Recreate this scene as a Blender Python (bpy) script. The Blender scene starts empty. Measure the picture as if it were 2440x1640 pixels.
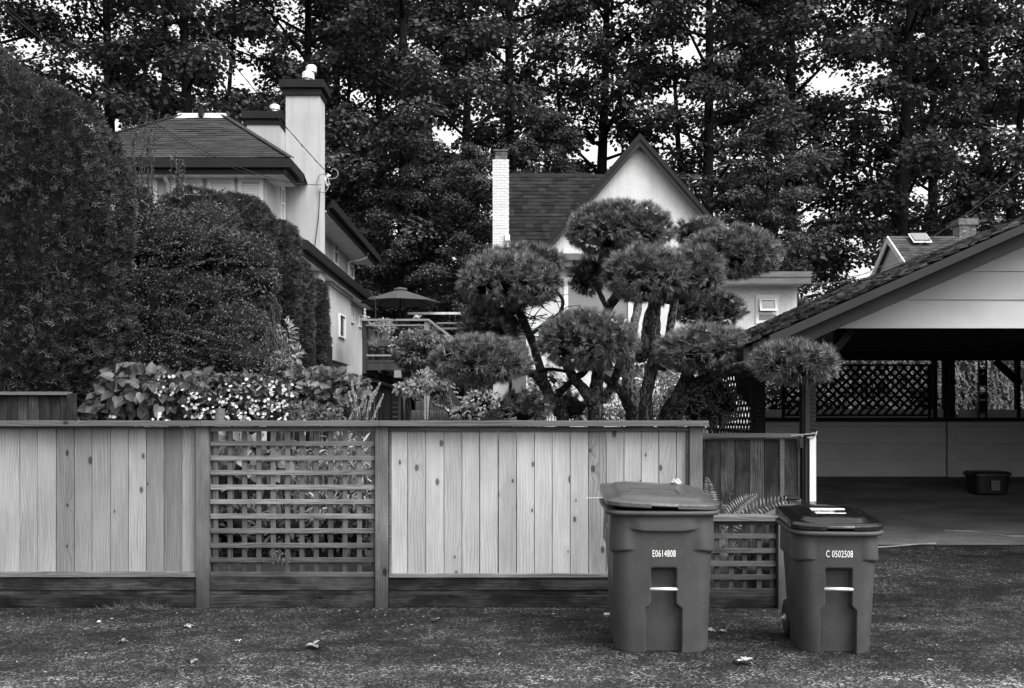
import bpy, math, random
import numpy as np
from mathutils import Vector, Matrix, noise as mnoise

# ------------------------------------------------------------------ camera, sky, sun, exposure
S = bpy.context.scene
COL = S.collection
FPX, HX, HY, EYE = 2333.0, 1220.0, 990.0, 1.51      # focal length and horizon in photo pixels (2440 wide), eye height
cam_d = bpy.data.cameras.new('camera')
cam = bpy.data.objects.new('camera', cam_d); COL.objects.link(cam)
cam.location = (0, 0, EYE); cam.rotation_euler = (math.radians(90), 0, 0)
cam_d.sensor_width = 36.0; cam_d.lens = 36.0 * FPX / 2440.0
cam_d.shift_y = (HY - 820.0) / 2440.0
cam_d.clip_end = 2000.0
S.camera = cam

SUN_EL, SUN_AZ = 52.0, 132.0        # degrees; azimuth clockwise from +Y: behind the camera, to its right
w = bpy.data.worlds.new('World'); S.world = w; w.use_nodes = True
nt = w.node_tree
sky = nt.nodes.new('ShaderNodeTexSky'); sky.sky_type = 'NISHITA'; sky.sun_disc = False
sky.sun_elevation = math.radians(SUN_EL); sky.sun_rotation = math.radians(SUN_AZ)
sky.air_density = 2.0; sky.dust_density = 6.0; sky.ozone_density = 1.0
bw = nt.nodes.new('ShaderNodeRGBToBW')
bg = nt.nodes['Background']; bg.inputs['Strength'].default_value = 0.15
nt.links.new(sky.outputs[0], bw.inputs[0]); nt.links.new(bw.outputs[0], bg.inputs['Color'])
sd = bpy.data.lights.new('sun', 'SUN'); sd.energy = 0.9; sd.angle = math.radians(30); sd.color = (1, 1, 1)
sun = bpy.data.objects.new('sun', sd); COL.objects.link(sun); sun.location = (6, -8, 20)
e, a = math.radians(SUN_EL), math.radians(SUN_AZ)
tosun = Vector((math.sin(a) * math.cos(e), math.cos(a) * math.cos(e), math.sin(e)))
sun.rotation_euler = tosun.to_track_quat('Z', 'Y').to_euler()
S.view_settings.view_transform = 'Standard'; S.view_settings.look = 'None'
S.view_settings.gamma = 1.0; S.view_settings.use_curve_mapping = False
S.view_settings.exposure = EXPOSURE = 1.5
S.cycles.max_bounces = 5; S.cycles.diffuse_bounces = 3; S.cycles.glossy_bounces = 2; S.cycles.transmission_bounces = 4

rng = np.random.default_rng(7)
random.seed(7)

def P(px, py, d):
    return Vector(((px - HX) * d / FPX, d, EYE + (HY - py) * d / FPX))
def PX(px, d): return (px - HX) * d / FPX
def PZ(py, d): return EYE + (HY - py) * d / FPX

def G(x, y):
    """height of the ground"""
    if y <= 7.8: return 0.0
    drive = 0.081 * (min(y, 14.6) - 7.8) + max(0, min(y, 34) - 14.6) * 0.055
    gard = min(1.0, (y - 7.8) / 0.25) * 0.26 + 0.055 * (min(y, 34) - 7.8)
    t = min(1.0, max(0.0, (x - 1.75) / 0.5)); t = t * t * (3 - 2 * t)
    if y > 13: t *= max(0.0, 1 - (y - 13) / 3)
    return gard * (1 - t) + drive * t

# ------------------------------------------------------------------ materials
def newmat(name):
    m = bpy.data.materials.new(name); m.use_nodes = True
    t = m.node_tree
    return m, t, t.nodes['Principled BSDF']
def nd(t, typ, ins=None, out=0, **props):
    n = t.nodes.new('ShaderNode' + typ)
    for k, v in props.items(): setattr(n, k, v)
    for k, v in (ins or {}).items():
        if isinstance(v, bpy.types.NodeSocket): t.links.new(v, n.inputs[k])
        else: n.inputs[k].default_value = v
    return n.outputs[out]
def mth(t, op, a, b=0.0, c=None, clamp=False):
    ins = {0: a, 1: b}
    if c is not None: ins[2] = c
    return nd(t, 'Math', ins, operation=op, use_clamp=clamp)
def ramp(t, v, lo, hi, a=0.0, b=1.0, smooth=True):
    return nd(t, 'MapRange', {0: v, 1: lo, 2: hi, 3: a, 4: b}, interpolation_type='SMOOTHSTEP' if smooth else 'LINEAR')
def noise(t, vec, scale, detail=4.0, rough=0.6, dist=0.0):
    return nd(t, 'TexNoise', {'Vector': vec, 'Scale': scale, 'Detail': detail, 'Roughness': rough, 'Distortion': dist})
def objvec(t, rnd=True):
    o = nd(t, 'TexCoord', out=3)
    if not rnd: return o
    r = nd(t, 'ObjectInfo', out=5)
    s = nd(t, 'CombineXYZ', {0: mth(t, 'MULTIPLY', r, 37.0), 1: mth(t, 'MULTIPLY', r, 91.0), 2: mth(t, 'MULTIPLY', r, 53.0)})
    return nd(t, 'VectorMath', {0: o, 1: s}, operation='ADD')
def vmul(t, v, s): return nd(t, 'VectorMath', {0: v, 1: s}, operation='MULTIPLY')
def bumpit(t, b, h, strength=0.3, dist=0.01):
    n = nd(t, 'Bump', {'Strength': strength, 'Distance': dist, 'Height': h}); t.links.new(n, b.inputs['Normal'])

def gmat(name, v, var=0.2, scale=6.0, rough=0.75, bump=0.0, bscale=60.0, rnd=0.0, spec=0.10, metal=0.0, stretch=(1, 1, 1), streak=0.0):
    m, t, b = newmat(name)
    vec = objvec(t, rnd > 0)
    sv = vmul(t, vec, stretch)
    n = noise(t, sv, scale)
    c = mth(t, 'MULTIPLY', ramp(t, n, 0.25, 0.75, 1 - var, 1 + var), v)
    if rnd > 0:
        r = nd(t, 'ObjectInfo', out=5)
        c = mth(t, 'MULTIPLY', c, ramp(t, r, 0, 1, 1 - rnd, 1 + rnd, False))
    if streak > 0:       # rain streaks running down
        n2 = noise(t, vmul(t, vec, (6, 6, 0.35)), 1.0, 5.0)
        c = mth(t, 'MULTIPLY', c, ramp(t, n2, 0.42, 0.72, 1.0, 1 - streak))
    t.links.new(c, b.inputs['Base Color'])
    b.inputs['Roughness'].default_value = rough; b.inputs['Specular IOR Level'].default_value = spec
    b.inputs['Metallic'].default_value = metal
    if bump > 0: bumpit(t, b, noise(t, vec, bscale, 3.0), bump, 0.02)
    return m

def wood(name, v, axis='Z', grain=0.3, rnd=0.15, knots=0.4, stain=0.0, rough=0.75, bottom=None, freq=250.0, incise=False):
    """planks: flame grain along the board, knots, a tone of its own for each board"""
    m, t, b = newmat(name)
    vec = objvec(t)
    sep = t.nodes.new('ShaderNodeSeparateXYZ'); t.links.new(vec, sep.inputs[0])
    x, y, z = sep.outputs[0], sep.outputs[1], sep.outputs[2]
    if axis == 'X': x, z = z, x
    r = nd(t, 'ObjectInfo', out=5)
    xy = nd(t, 'CombineXYZ', {0: mth(t, 'MULTIPLY', x, 7.0), 1: mth(t, 'MULTIPLY', z, 2.6), 2: 0.0})
    warp = nd(t, 'TexNoise', {'Vector': xy, 'Scale': 0.55, 'Detail': 2.0}, out=0)
    vo = t.nodes.new('ShaderNodeTexVoronoi'); vo.voronoi_dimensions = '2D'
    kv = nd(t, 'CombineXYZ', {0: mth(t, 'MULTIPLY', x, 6.0), 1: mth(t, 'MULTIPLY', z, 3.3), 2: 0.0})
    t.links.new(kv, vo.inputs['Vector']); vo.inputs['Scale'].default_value = 1.0
    sepc = t.nodes.new('ShaderNodeSeparateXYZ'); t.links.new(vo.outputs['Color'], sepc.inputs[0])
    on = mth(t, 'LESS_THAN', sepc.outputs[0], knots)
    size = ramp(t, sepc.outputs[1], 0, 1, 0.03, 0.11, False)
    dist = vo.outputs['Distance']
    near = mth(t, 'MULTIPLY', on, ramp(t, dist, 0.0, 0.42, 1.0, 0.0))
    knot = mth(t, 'MULTIPLY', on, ramp(t, mth(t, 'DIVIDE', dist, size), 0.7, 1.25, 1.0, 0.0))
    halo = mth(t, 'MULTIPLY', on, ramp(t, dist, 0.10, 0.26, 1.0, 0.0))
    ph = mth(t, 'ADD', mth(t, 'MULTIPLY', x, freq), mth(t, 'ADD', mth(t, 'MULTIPLY', warp, 30.0), mth(t, 'MULTIPLY', near, 9.0)))
    g = mth(t, 'MULTIPLY_ADD', mth(t, 'SINE', ph), 0.5, 0.5)
    g = mth(t, 'POWER', g, 2.2)
    gstr = ramp(t, noise(t, xy, 0.35, 1.0), 0.35, 0.7, 0.15, 1.0)
    fine = noise(t, nd(t, 'CombineXYZ', {0: mth(t, 'MULTIPLY', x, 140.0), 1: mth(t, 'MULTIPLY', z, 3.0), 2: y}), 1.0, 3.0)
    c = ramp(t, fine, 0.3, 0.7, 1 - grain * 0.5, 1 + grain * 0.5)
    c = mth(t, 'MULTIPLY', c, mth(t, 'SUBTRACT', 1.0, mth(t, 'MULTIPLY', mth(t, 'MULTIPLY', g, gstr), grain)))
    patch = noise(t, nd(t, 'CombineXYZ', {0: mth(t, 'MULTIPLY', x, 5.0), 1: mth(t, 'MULTIPLY', z, 1.3), 2: 3.0}), 1.0, 4.0)
    c = mth(t, 'MULTIPLY', c, ramp(t, patch, 0.3, 0.7, 0.86, 1.12))
    c = mth(t, 'MULTIPLY', c, mth(t, 'SUBTRACT', 1.0, mth(t, 'MULTIPLY', knot, 0.72)))
    c = mth(t, 'MULTIPLY', c, mth(t, 'SUBTRACT', 1.0, mth(t, 'MULTIPLY', halo, 0.06)))
    tone = ramp(t, mth(t, 'FRACT', mth(t, 'MULTIPLY', r, 7.31)), 0, 1, 1 - rnd, 1 + rnd, False)
    c = mth(t, 'MULTIPLY', mth(t, 'MULTIPLY', c, tone), v)
    if stain > 0:
        st = noise(t, nd(t, 'CombineXYZ', {0: mth(t, 'MULTIPLY', x, 5.0), 1: mth(t, 'MULTIPLY', z, 1.6), 2: y}), 1.4, 5.0, 0.7)
        c = mth(t, 'MULTIPLY', c, ramp(t, st, 0.35, 0.62, 1.0, 1 - stain))
    if bottom:           # damp and algae towards the soil, ragged
        geo = nd(t, 'NewGeometry', out=0)
        sg = t.nodes.new('ShaderNodeSeparateXYZ'); t.links.new(geo, sg.inputs[0])
        zz = mth(t, 'ADD', sg.outputs[2], mth(t, 'MULTIPLY', mth(t, 'SUBTRACT', noise(t, geo, 6.0), 0.5), 0.35))
        c = mth(t, 'MULTIPLY', c, ramp(t, zz, bottom[0], bottom[1], bottom[2], 1.0))
    h = mth(t, 'ADD', fine, mth(t, 'MULTIPLY', g, -0.3))
    if incise:
        bt = t.nodes.new('ShaderNodeTexBrick'); bt.offset = 0.5
        bv = nd(t, 'CombineXYZ', {0: mth(t, 'MULTIPLY', z, 1.0), 1: x, 2: 0.0})
        t.links.new(bv, bt.inputs['Vector'])
        bt.inputs['Scale'].default_value = 1.0; bt.inputs['Brick Width'].default_value = 0.030; bt.inputs['Row Height'].default_value = 0.013
        bt.inputs['Mortar Size'].default_value = 0.0042; bt.inputs['Mortar Smooth'].default_value = 0.3
        bt.inputs['Color1'].default_value = (0, 0, 0, 1); bt.inputs['Color2'].default_value = (0, 0, 0, 1); bt.inputs['Mortar'].default_value = (1, 1, 1, 1)
        inc = bt.outputs['Color']
        c = mth(t, 'MULTIPLY', c, ramp(t, inc, 0, 1, 0.74, 1.05, False))
    t.links.new(c, b.inputs['Base Color'])
    b.inputs['Roughness'].default_value = rough; b.inputs['Specular IOR Level'].default_value = 0.08
    bumpit(t, b, h, 0.25, 0.004)
    return m

def leafmat(name, v, var=0.5, rough=0.5, trans=0.25, spec=0.35, patch=0.25, pscale=0.8):
    m, t, b = newmat(name)
    ri = nd(t, 'NewGeometry', out=8)
    pos = nd(t, 'NewGeometry', out=0)
    c = mth(t, 'MULTIPLY', ramp(t, ri, 0, 1, 1 - var, 1 + var, False), v)
    c = mth(t, 'MULTIPLY', c, ramp(t, noise(t, pos, pscale, 2.0), 0.3, 0.7, 1 - patch, 1 + patch))
    t.links.new(c, b.inputs['Base Color'])
    b.inputs['Roughness'].default_value = rough; b.inputs['Specular IOR Level'].default_value = spec
    tr = t.nodes.new('ShaderNodeBsdfTranslucent'); t.links.new(c, tr.inputs['Color'])
    mx = t.nodes.new('ShaderNodeMixShader'); mx.inputs[0].default_value = trans
    t.links.new(b.outputs[0], mx.inputs[1]); t.links.new(tr.outputs[0], mx.inputs[2])
    t.links.new(mx.outputs[0], t.nodes['Material Output'].inputs['Surface'])
    return m

def asphalt():
    m, t, b = newmat('asphalt')
    vec = nd(t, 'NewGeometry', out=0)
    big = noise(t, vmul(t, vec, (0.7, 1.6, 1)), 1.0, 5.0, 0.65)
    mid = noise(t, vec, 4.5, 4.0, 0.65)
    vo = t.nodes.new('ShaderNodeTexVoronoi'); t.links.new(vec, vo.inputs['Vector']); vo.inputs['Scale'].default_value = 95.0
    sp = t.nodes.new('ShaderNodeSeparateXYZ'); t.links.new(vo.outputs['Color'], sp.inputs[0])
    grit = ramp(t, sp.outputs[0], 0.60, 1.0, 0.45, 9.0)
    gamt = ramp(t, mid, 0.36, 0.66, 0.35, 1.0)
    fine = noise(t, vec, 160.0, 2.0, 0.7)
    c = mth(t, 'MULTIPLY', ramp(t, big, 0.36, 0.66, 0.0055, 0.020), ramp(t, mid, 0.3, 0.7, 0.65, 1.35))
    c = mth(t, 'MULTIPLY', c, nd(t, 'Mix', {0: gamt, 2: 1.0, 3: grit}))
    c = mth(t, 'MULTIPLY', c, ramp(t, fine, 0.3, 0.7, 0.55, 1.5))
    sg = t.nodes.new('ShaderNodeSeparateXYZ'); t.links.new(vec, sg.inputs[0])
    yy = mth(t, 'ADD', sg.outputs[1], mth(t, 'MULTIPLY', mth(t, 'SUBTRACT', big, 0.5), 1.2))
    # paler towards the camera; darker in the strip along the fence
    c = mth(t, 'MULTIPLY', c, ramp(t, yy, 5.45, 6.15, 2.3, 1.0))
    c = mth(t, 'MULTIPLY', c, ramp(t, yy, 6.9, 7.6, 1.0, 0.7))
    # smoother, browner surface under the carport
    t.links.new(c, b.inputs['Base Color'])
    b.inputs['Roughness'].default_value = 0.8; b.inputs['Specular IOR Level'].default_value = 0.15
    h = mth(t, 'ADD', mth(t, 'MULTIPLY', sp.outputs[1], 0.8), fine)
    bumpit(t, b, h, 0.8, 0.006)
    return m

M = {}
M['asphalt'] = asphalt()
M['drive'] = gmat('worn_concrete', 0.12, 0.35, 1.2, 0.85, 0.3, 90, stretch=(1, 2, 1))
M['crack'] = gmat('crack_filler', 0.22, 0.3, 9, 0.8)
M['soil'] = gmat('soil', 0.045, 0.4, 3, 0.95, 0.6, 25)
M['cedar'] = wood('new_cedar', 0.30, 'Z', 0.20, 0.12, 0.34)
M['cedar_knotty'] = wood('knotty_cedar', 0.21, 'Z', 0.30, 0.05, 0.85, stain=0.2)
M['cedar_left'] = wood('new_cedar_toned', 0.215, 'Z', 0.26, 0.30, 0.42)
M['cedar_dark'] = wood('darker_cedar', 0.13, 'Z', 0.36, 0.10, 0.25)
M['cap'] = wood('weathered_cap', 0.095, 'X', 0.35, 0.12, 0.12)
M['rail'] = wood('weathered_rail', 0.14, 'X', 0.4, 0.12, 0.1, stain=0.3)
M['kick'] = wood('dark_kick_board', 0.050, 'X', 0.45, 0.25, 0.16, stain=0.75, bottom=(-0.05, 0.22, 0.55))
M['post'] = wood('incised_post', 0.14, 'Z', 0.25, 0.1, 0.1, stain=0.25, bottom=(0.0, 0.65, 0.38), incise=True)
M['slat'] = wood('lattice_slat', 0.18, 'X', 0.4, 0.25, 0.1, stain=0.35, bottom=(0.15, 0.95, 0.32))
M['slatv'] = wood('lattice_upright', 0.12, 'Z', 0.35, 0.2, 0.1, stain=0.3, bottom=(0.15, 0.95, 0.45))
M['oldboard'] = wood('old_boards', 0.055, 'Z', 0.5, 0.5, 0.15, stain=0.6)
M['oldcap'] = wood('old_cap', 0.11, 'X', 0.4, 0.1, 0.1)
M['deckwood'] = wood('deck_wood', 0.17, 'X', 0.3, 0.15, 0.1)
M['deckpost'] = wood('deck_post', 0.038, 'Z', 0.3, 0.2, 0.1, stain=0.3)
M['shedwood'] = wood('shed_boards', 0.008, 'Z', 0.4, 0.3, 0.1)
M['stucco'] = gmat('cream_stucco', 0.36, 0.10, 0.9, 0.9, 0.15, 120, streak=0.14)
M['white_stucco'] = gmat('white_dashed_stucco', 0.50, 0.08, 2.0, 0.9, 1.0, 30, streak=0.08)
M['white'] = gmat('white_paint', 0.60, 0.04, 3, 0.5)
M['white_brick'] = gmat('white_painted_brick', 0.52, 0.06, 9, 0.8, 0.3, 40, rnd=0.05)
M['mortar_white'] = gmat('painted_mortar', 0.47, 0.06, 9, 0.9)
M['brick'] = gmat('brick', 0.13, 0.3, 9, 0.9, 0.3, 60, rnd=0.4)
M['mortar'] = gmat('mortar', 0.22, 0.2, 9, 0.95)
M['trim'] = gmat('dark_brown_trim', 0.014, 0.12, 3, 0.5, rnd=0.08)
M['trim_mid'] = gmat('mid_brown_trim', 0.026, 0.12, 3, 0.6)
M['fascia_grey'] = gmat('weathered_fascia', 0.11, 0.2, 2, 0.7, stretch=(1, 1, 6))
M['soffit'] = gmat('soffit_boards', 0.72, 0.08, 4, 0.7, rnd=0.08)
M['shingle'] = gmat('asphalt_shingle', 0.085, 0.3, 30, 0.95, 0.4, 200, rnd=0.2)
M['shingle_dark'] = gmat('dark_shingle', 0.042, 0.35, 30, 0.95, 0.4, 200, rnd=0.35)
M['shake'] = gmat('weathered_shake', 0.10, 0.55, 9, 0.9, 0.4, 60, stretch=(1, 3, 1))
M['siding'] = gmat('painted_siding', 0.44, 0.07, 2.5, 0.6, 0.06, 70, rnd=0.05)
M['barge'] = gmat('painted_barge', 0.020, 0.15, 5, 0.7, 0.2, 50)
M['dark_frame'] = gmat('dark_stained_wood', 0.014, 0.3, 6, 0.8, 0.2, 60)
M['black'] = gmat('black_plastic', 0.012, 0.3, 5, 0.35, 0.05, 90, spec=0.5)
M['metal'] = gmat('galvanised_metal', 0.62, 0.15, 8, 0.35, metal=0.7)
M['zinc'] = gmat('zinc_pipe', 0.7, 0.1, 8, 0.3, metal=0.6)
M['glass'] = gmat('window_glass', 0.05, 0.2, 1.5, 0.06, spec=0.9)
M['glass_grey'] = gmat('pale_window_glass', 0.15, 0.1, 1.0, 0.10, spec=0.7)
M['blind'] = gmat('pale_blind', 0.62, 0.05, 3, 0.6)
def binmat():
    m, t, b = newmat('bin_plastic'); vec = objvec(t, False)
    c = mth(t, 'MULTIPLY', ramp(t, noise(t, vec, 3.0, 4.0), .3, .7, .82, 1.18), .044)
    c = mth(t, 'MULTIPLY', c, ramp(t, noise(t, vec, 260.0, 2.0), .3, .7, .72, 1.3))
    scr = noise(t, vmul(t, vec, (16, 16, 2.2)), 3.0, 6.0, .75)      # scuffs and dried splashes
    c = mth(t, 'MULTIPLY', c, ramp(t, scr, .60, .72, 1.0, 1.45))
    t.links.new(c, b.inputs['Base Color']); b.inputs['Specular IOR Level'].default_value = .22
    t.links.new(ramp(t, noise(t, vec, 5.0), .3, .7, .42, .62), b.inputs['Roughness'])
    bumpit(t, b, noise(t, vec, 300.0, 2.0), .3, .004); return m
M['bin'] = binmat()
M['bin_lid'] = gmat('wet_bin_lid', 0.050, 0.25, 5, 0.33, 0.25, 60, spec=0.5)
M['lid_black'] = gmat('wet_black_lid', 0.006, 0.4, 9, 0.14, 0.12, 35, spec=0.45)
M['ink'] = gmat('white_print', 0.78, 0.08, 30, 0.6)
M['umbrella'] = gmat('umbrella_cloth', 0.055, 0.1, 4, 0.85)
def barkmat(name, dark, pale, amount):
    m, t, b = newmat(name); vec = objvec(t, False)
    n = noise(t, vmul(t, vec, (1, 1, .55)), 38.0, 4.0, 0.7); n2 = noise(t, vec, 5.0, 3.0)
    k = ramp(t, mth(t, 'ADD', n, mth(t, 'MULTIPLY', mth(t, 'SUBTRACT', n2, 0.5), 0.35)), amount - .05, amount + .06)
    c = nd(t, 'Mix', {0: k, 2: dark, 3: pale})
    c = mth(t, 'MULTIPLY', c, ramp(t, noise(t, vec, 90.0), 0.3, 0.7, 0.6, 1.4))
    t.links.new(c, b.inputs['Base Color']); b.inputs['Roughness'].default_value = .95; b.inputs['Specular IOR Level'].default_value = .15
    bumpit(t, b, n, 1.0, 0.03); return m
M['bark'] = barkmat('flaky_pine_bark', 0.018, 0.11, 0.54)
M['bark_pale'] = barkmat('lichened_bark', 0.026, 0.22, 0.49)
M['bark_dark'] = gmat('dark_wet_bark', 0.009, 0.4, 5, 0.95, 0.8, 12, stretch=(1, 1, 0.3))
M['twig'] = gmat('dry_twig', 0.06, 0.4, 8, 0.9)
M['core'] = gmat('foliage_inner_shade', 0.012, 0.5, 14, 1.0, spec=0.0)  # near-black for solid hulls: the shade inside the foliage is put into the colour
M['needle'] = leafmat('pine_needles', 0.125, 0.80, 0.38, 0.08, 0.28, 0.62, 15.0)
M['cedar_leaf'] = leafmat('cedar_sprays', 0.044, 0.5, 0.6, 0.12, 0.10, 0.3, 2.0)
M['maple_leaf'] = leafmat('tree_leaves', 0.062, 0.35, 0.6, 0.20, 0.12, 0.25, 0.25)
M['maple_leaf2'] = leafmat('tree_leaves_dark', 0.048, 0.35, 0.6, 0.20, 0.12, 0.25, 0.25)
M['small_leaf'] = leafmat('small_glossy_leaves', 0.062, 0.6, 0.45, 0.15, 0.20, 0.4, 3.0)
M['broad_leaf'] = leafmat('broad_leaves', 0.075, 0.45, 0.4, 0.25, 0.25, 0.3, 4.0)
M['vine_leaf'] = leafmat('vine_leaves', 0.050, 0.55, 0.4, 0.25, 0.25, 0.3, 4.0)
M['pale_leaf'] = leafmat('pale_leaves', 0.24, 0.5, 0.5, 0.3, 0.35, 0.35, 4.0)
M['jm_leaf'] = leafmat('lace_maple_leaves', 0.10, 0.5, 0.5, 0.3, 0.3, 0.3, 5.0)
M['fern_leaf'] = leafmat('fern_fronds', 0.17, 0.4, 0.5, 0.3, 0.3, 0.2, 5.0)
M['droop_leaf'] = leafmat('drooping_cedar_needles', 0.16, 0.6, 0.5, 0.2, 0.3, 0.4, 1.5)
M['petal'] = leafmat('white_petals', 0.50, 0.15, 0.6, 0.3, 0.2, 0.08, 4.0)
M['spike'] = leafmat('pale_flower_spikes', 0.42, 0.3, 0.7, 0.2, 0.2, 0.1, 4.0)
M['dead_leaf'] = gmat('fallen_leaf', 0.20, 0.4, 12, 0.7, rnd=0.5)
M['debris'] = leafmat('leaf_litter', 0.16, 0.8, 0.8, 0.1, 0.2, 0.4, 2.0)
M['statue'] = gmat('pale_stone', 0.22, 0.15, 12, 0.8)
M['urn'] = gmat('mossy_urn', 0.10, 0.3, 12, 0.8)
M['wire'] = gmat('black_cable', 0.03, 0.1, 4, 0.6)
M['wire_pale'] = gmat('grey_cable', 0.22, 0.1, 4, 0.5)

# ------------------------------------------------------------------ mesh helpers
class MB:
    def __init__(s): s.v = []; s.f = []
    def box(s, x0, x1, y0, y1, z0, z1):
        n = len(s.v)
        s.v += [(x0, y0, z0), (x1, y0, z0), (x1, y1, z0), (x0, y1, z0), (x0, y0, z1), (x1, y0, z1), (x1, y1, z1), (x0, y1, z1)]
        s.f += [tuple(n + i for i in q) for q in ((0, 3, 2, 1), (4, 5, 6, 7), (0, 1, 5, 4), (1, 2, 6, 5), (2, 3, 7, 6), (3, 0, 4, 7))]
        return s
    def prism(s, pts, off):
        """polygon pts (3D) extruded by vector off"""
        n = len(s.v); k = len(pts); off = Vector(off)
        s.v += [tuple(p) for p in pts] + [tuple(Vector(p) + off) for p in pts]
        s.f.append(tuple(range(n, n + k))[::-1]); s.f.append(tuple(range(n + k, n + 2 * k)))
        for i in range(k):
            j = (i + 1) % k
            s.f.append((n + i, n + j, n + k + j, n + k + i))
        return s
    def beam(s, a, b, w, h, up=(0, 0, 1)):
        """box section w x h from a to b"""
        a, b = Vector(a), Vector(b); d = (b - a).normalized(); up = Vector(up)
        sd_ = d.cross(up)
        if sd_.length < 1e-4: sd_ = d.cross(Vector((0, 1, 0)))
        sd_.normalize(); u = sd_.cross(d).normalized()
        q = [a + sd_ * w / 2 * i + u * h / 2 * j for i, j in ((-1, -1), (1, -1), (1, 1), (-1, 1))]
        return s.prism(q, b - a)
    def tube(s, pts, radii, seg=8, cap=True, jitter=0.0):
        pts = [Vector(p) for p in pts]; n0 = len(s.v)
        if not hasattr(radii, '__len__'): radii = [radii] * len(pts)
        ref = Vector((0.13, 0.97, 0.2))
        for i, p in enumerate(pts):
            d = (pts[min(i + 1, len(pts) - 1)] - pts[max(i - 1, 0)]).normalized()
            u = d.cross(ref)
            if u.length < 1e-3: u = d.cross(Vector((1, 0, 0)))
            u.normalize(); v = d.cross(u)
            for k in range(seg):
                an = 2 * math.pi * k / seg
                rr = radii[i] * (1 + (random.uniform(-jitter, jitter) if jitter else 0))
                s.v.append(tuple(p + (u * math.cos(an) + v * math.sin(an)) * rr))
        for i in range(len(pts) - 1):
            for k in range(seg):
                k2 = (k + 1) % seg
                s.f.append((n0 + i * seg + k, n0 + i * seg + k2, n0 + (i + 1) * seg + k2, n0 + (i + 1) * seg + k))
        if cap:
            s.f.append(tuple(range(n0, n0 + seg))[::-1])
            e_ = n0 + (len(pts) - 1) * seg; s.f.append(tuple(range(e_, e_ + seg)))
        return s
    def lathe(s, cx, cy, prof, seg=16):
        """prof: list of (r, z)"""
        n0 = len(s.v)
        for r, z in prof:
            for k in range(seg):
                an = 2 * math.pi * k / seg
                s.v.append((cx + r * math.cos(an), cy + r * math.sin(an), z))
        for i in range(len(prof) - 1):
            for k in range(seg):
                k2 = (k + 1) % seg
                s.f.append((n0 + i * seg + k, n0 + i * seg + k2, n0 + (i + 1) * seg + k2, n0 + (i + 1) * seg + k))
        s.f.append(tuple(range(n0, n0 + seg))[::-1]); e_ = n0 + (len(prof) - 1) * seg
        s.f.append(tuple(range(e_, e_ + seg)))
        return s
    def face(s, pts):
        n = len(s.v); s.v += [tuple(p) for p in pts]; s.f.append(tuple(range(n, n + len(pts)))); return s
    def mesh(s, name, mat, smooth=False):
        me = bpy.data.meshes.new(name); me.from_pydata(s.v, [], s.f); me.update()
        if smooth: me.polygons.foreach_set('use_smooth', [True] * len(me.polygons))
        me.materials.append(M[mat] if isinstance(mat, str) else mat)
        return me
    def build(s, name, mat, parent=None, smooth=False, bevel=0.0, origin=None):
        if origin is not None:
            ox, oy, oz = origin; s.v = [(x - ox, y - oy, z - oz) for x, y, z in s.v]
        o = link(name, s.mesh(name, mat, smooth), parent, origin)
        if bevel > 0:
            md = o.modifiers.new('bevel', 'BEVEL'); md.width = bevel; md.segments = 2; md.limit_method = 'ANGLE'
        return o

WLOC = {}
def link(name, me, parent=None, world=None, kind=None):
    """world: where the object's origin stands in the world (None: mesh is in world coordinates)"""
    o = bpy.data.objects.new(name, me); COL.objects.link(o)
    wl = Vector(world) if world is not None else Vector((0, 0, 0))
    if parent is not None:
        o.parent = parent; o.location = wl - WLOC[parent.name]
    else: o.location = wl
    WLOC[o.name] = wl
    if kind: o['kind'] = kind
    return o
def tag(o, label, cat, group=None, kind=None):
    o['label'] = label; o['category'] = cat
    if group: o['group'] = group
    if kind: o['kind'] = kind
    return o
def thing(name, loc, label, cat, group=None):
    o = bpy.data.objects.new(name, None); COL.objects.link(o); o.location = loc
    o.empty_display_size = 0.2; WLOC[o.name] = Vector(loc)
    return tag(o, label, cat, group)
def box_part(name, mat, parent, x0, x1, y0, y1, z0, z1, bevel=0.0):
    o = ((x0 + x1) / 2, (y0 + y1) / 2, (z0 + z1) / 2)
    return MB().box(x0, x1, y0, y1, z0, z1).build(name, mat, parent, bevel=bevel, origin=o)

# leaves: template (axis, side, normal) scaled by length/width, one per point, as one numpy-built mesh
RHOMB = ([(0, 0, 0), (.45, .5, .07), (1, 0, 0), (.45, -.5, .07)], [(0, 1, 2, 3)])
NEEDLE = ([(0, -.5, 0), (0, .5, 0), (1, 0, 0)], [(0, 1, 2)])
LEAF6 = ([(0, 0, 0), (.3, .45, .10), (.7, .36, .06), (1, 0, -.12), (.7, -.36, .06), (.3, -.45, .10), (.5, 0, 0)],
         [(0, 6, 2, 1), (6, 3, 2), (0, 5, 4, 6), (6, 4, 3)])
HEART = ([(.10, 0, 0), (0, .2, .05), (.1, .45, .08), (.35, .5, .08), (.7, .28, .02), (1, 0, -.12), (.7, -.28, .02), (.35, -.5, .08), (.1, -.45, .08), (0, -.2, .05)],
         [(0, 5, 4, 3, 2, 1), (0, 9, 8, 7, 6, 5)])
PALM = ([(0, 0, 0), (.12, .38, 0), (.3, .22, 0), (.62, .5, 0), (.58, .16, 0), (1, 0, 0), (.58, -.16, 0), (.62, -.5, 0), (.3, -.22, 0), (.12, -.38, 0)],
        [(0, 5, 4, 3, 2, 1), (0, 9, 8, 7, 6, 5)])
_sv, _sf = [(0, -.03, 0), (0, .03, 0), (1, .04, -.16), (1, -.04, -.16)], [(0, 3, 2, 1)]
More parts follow.
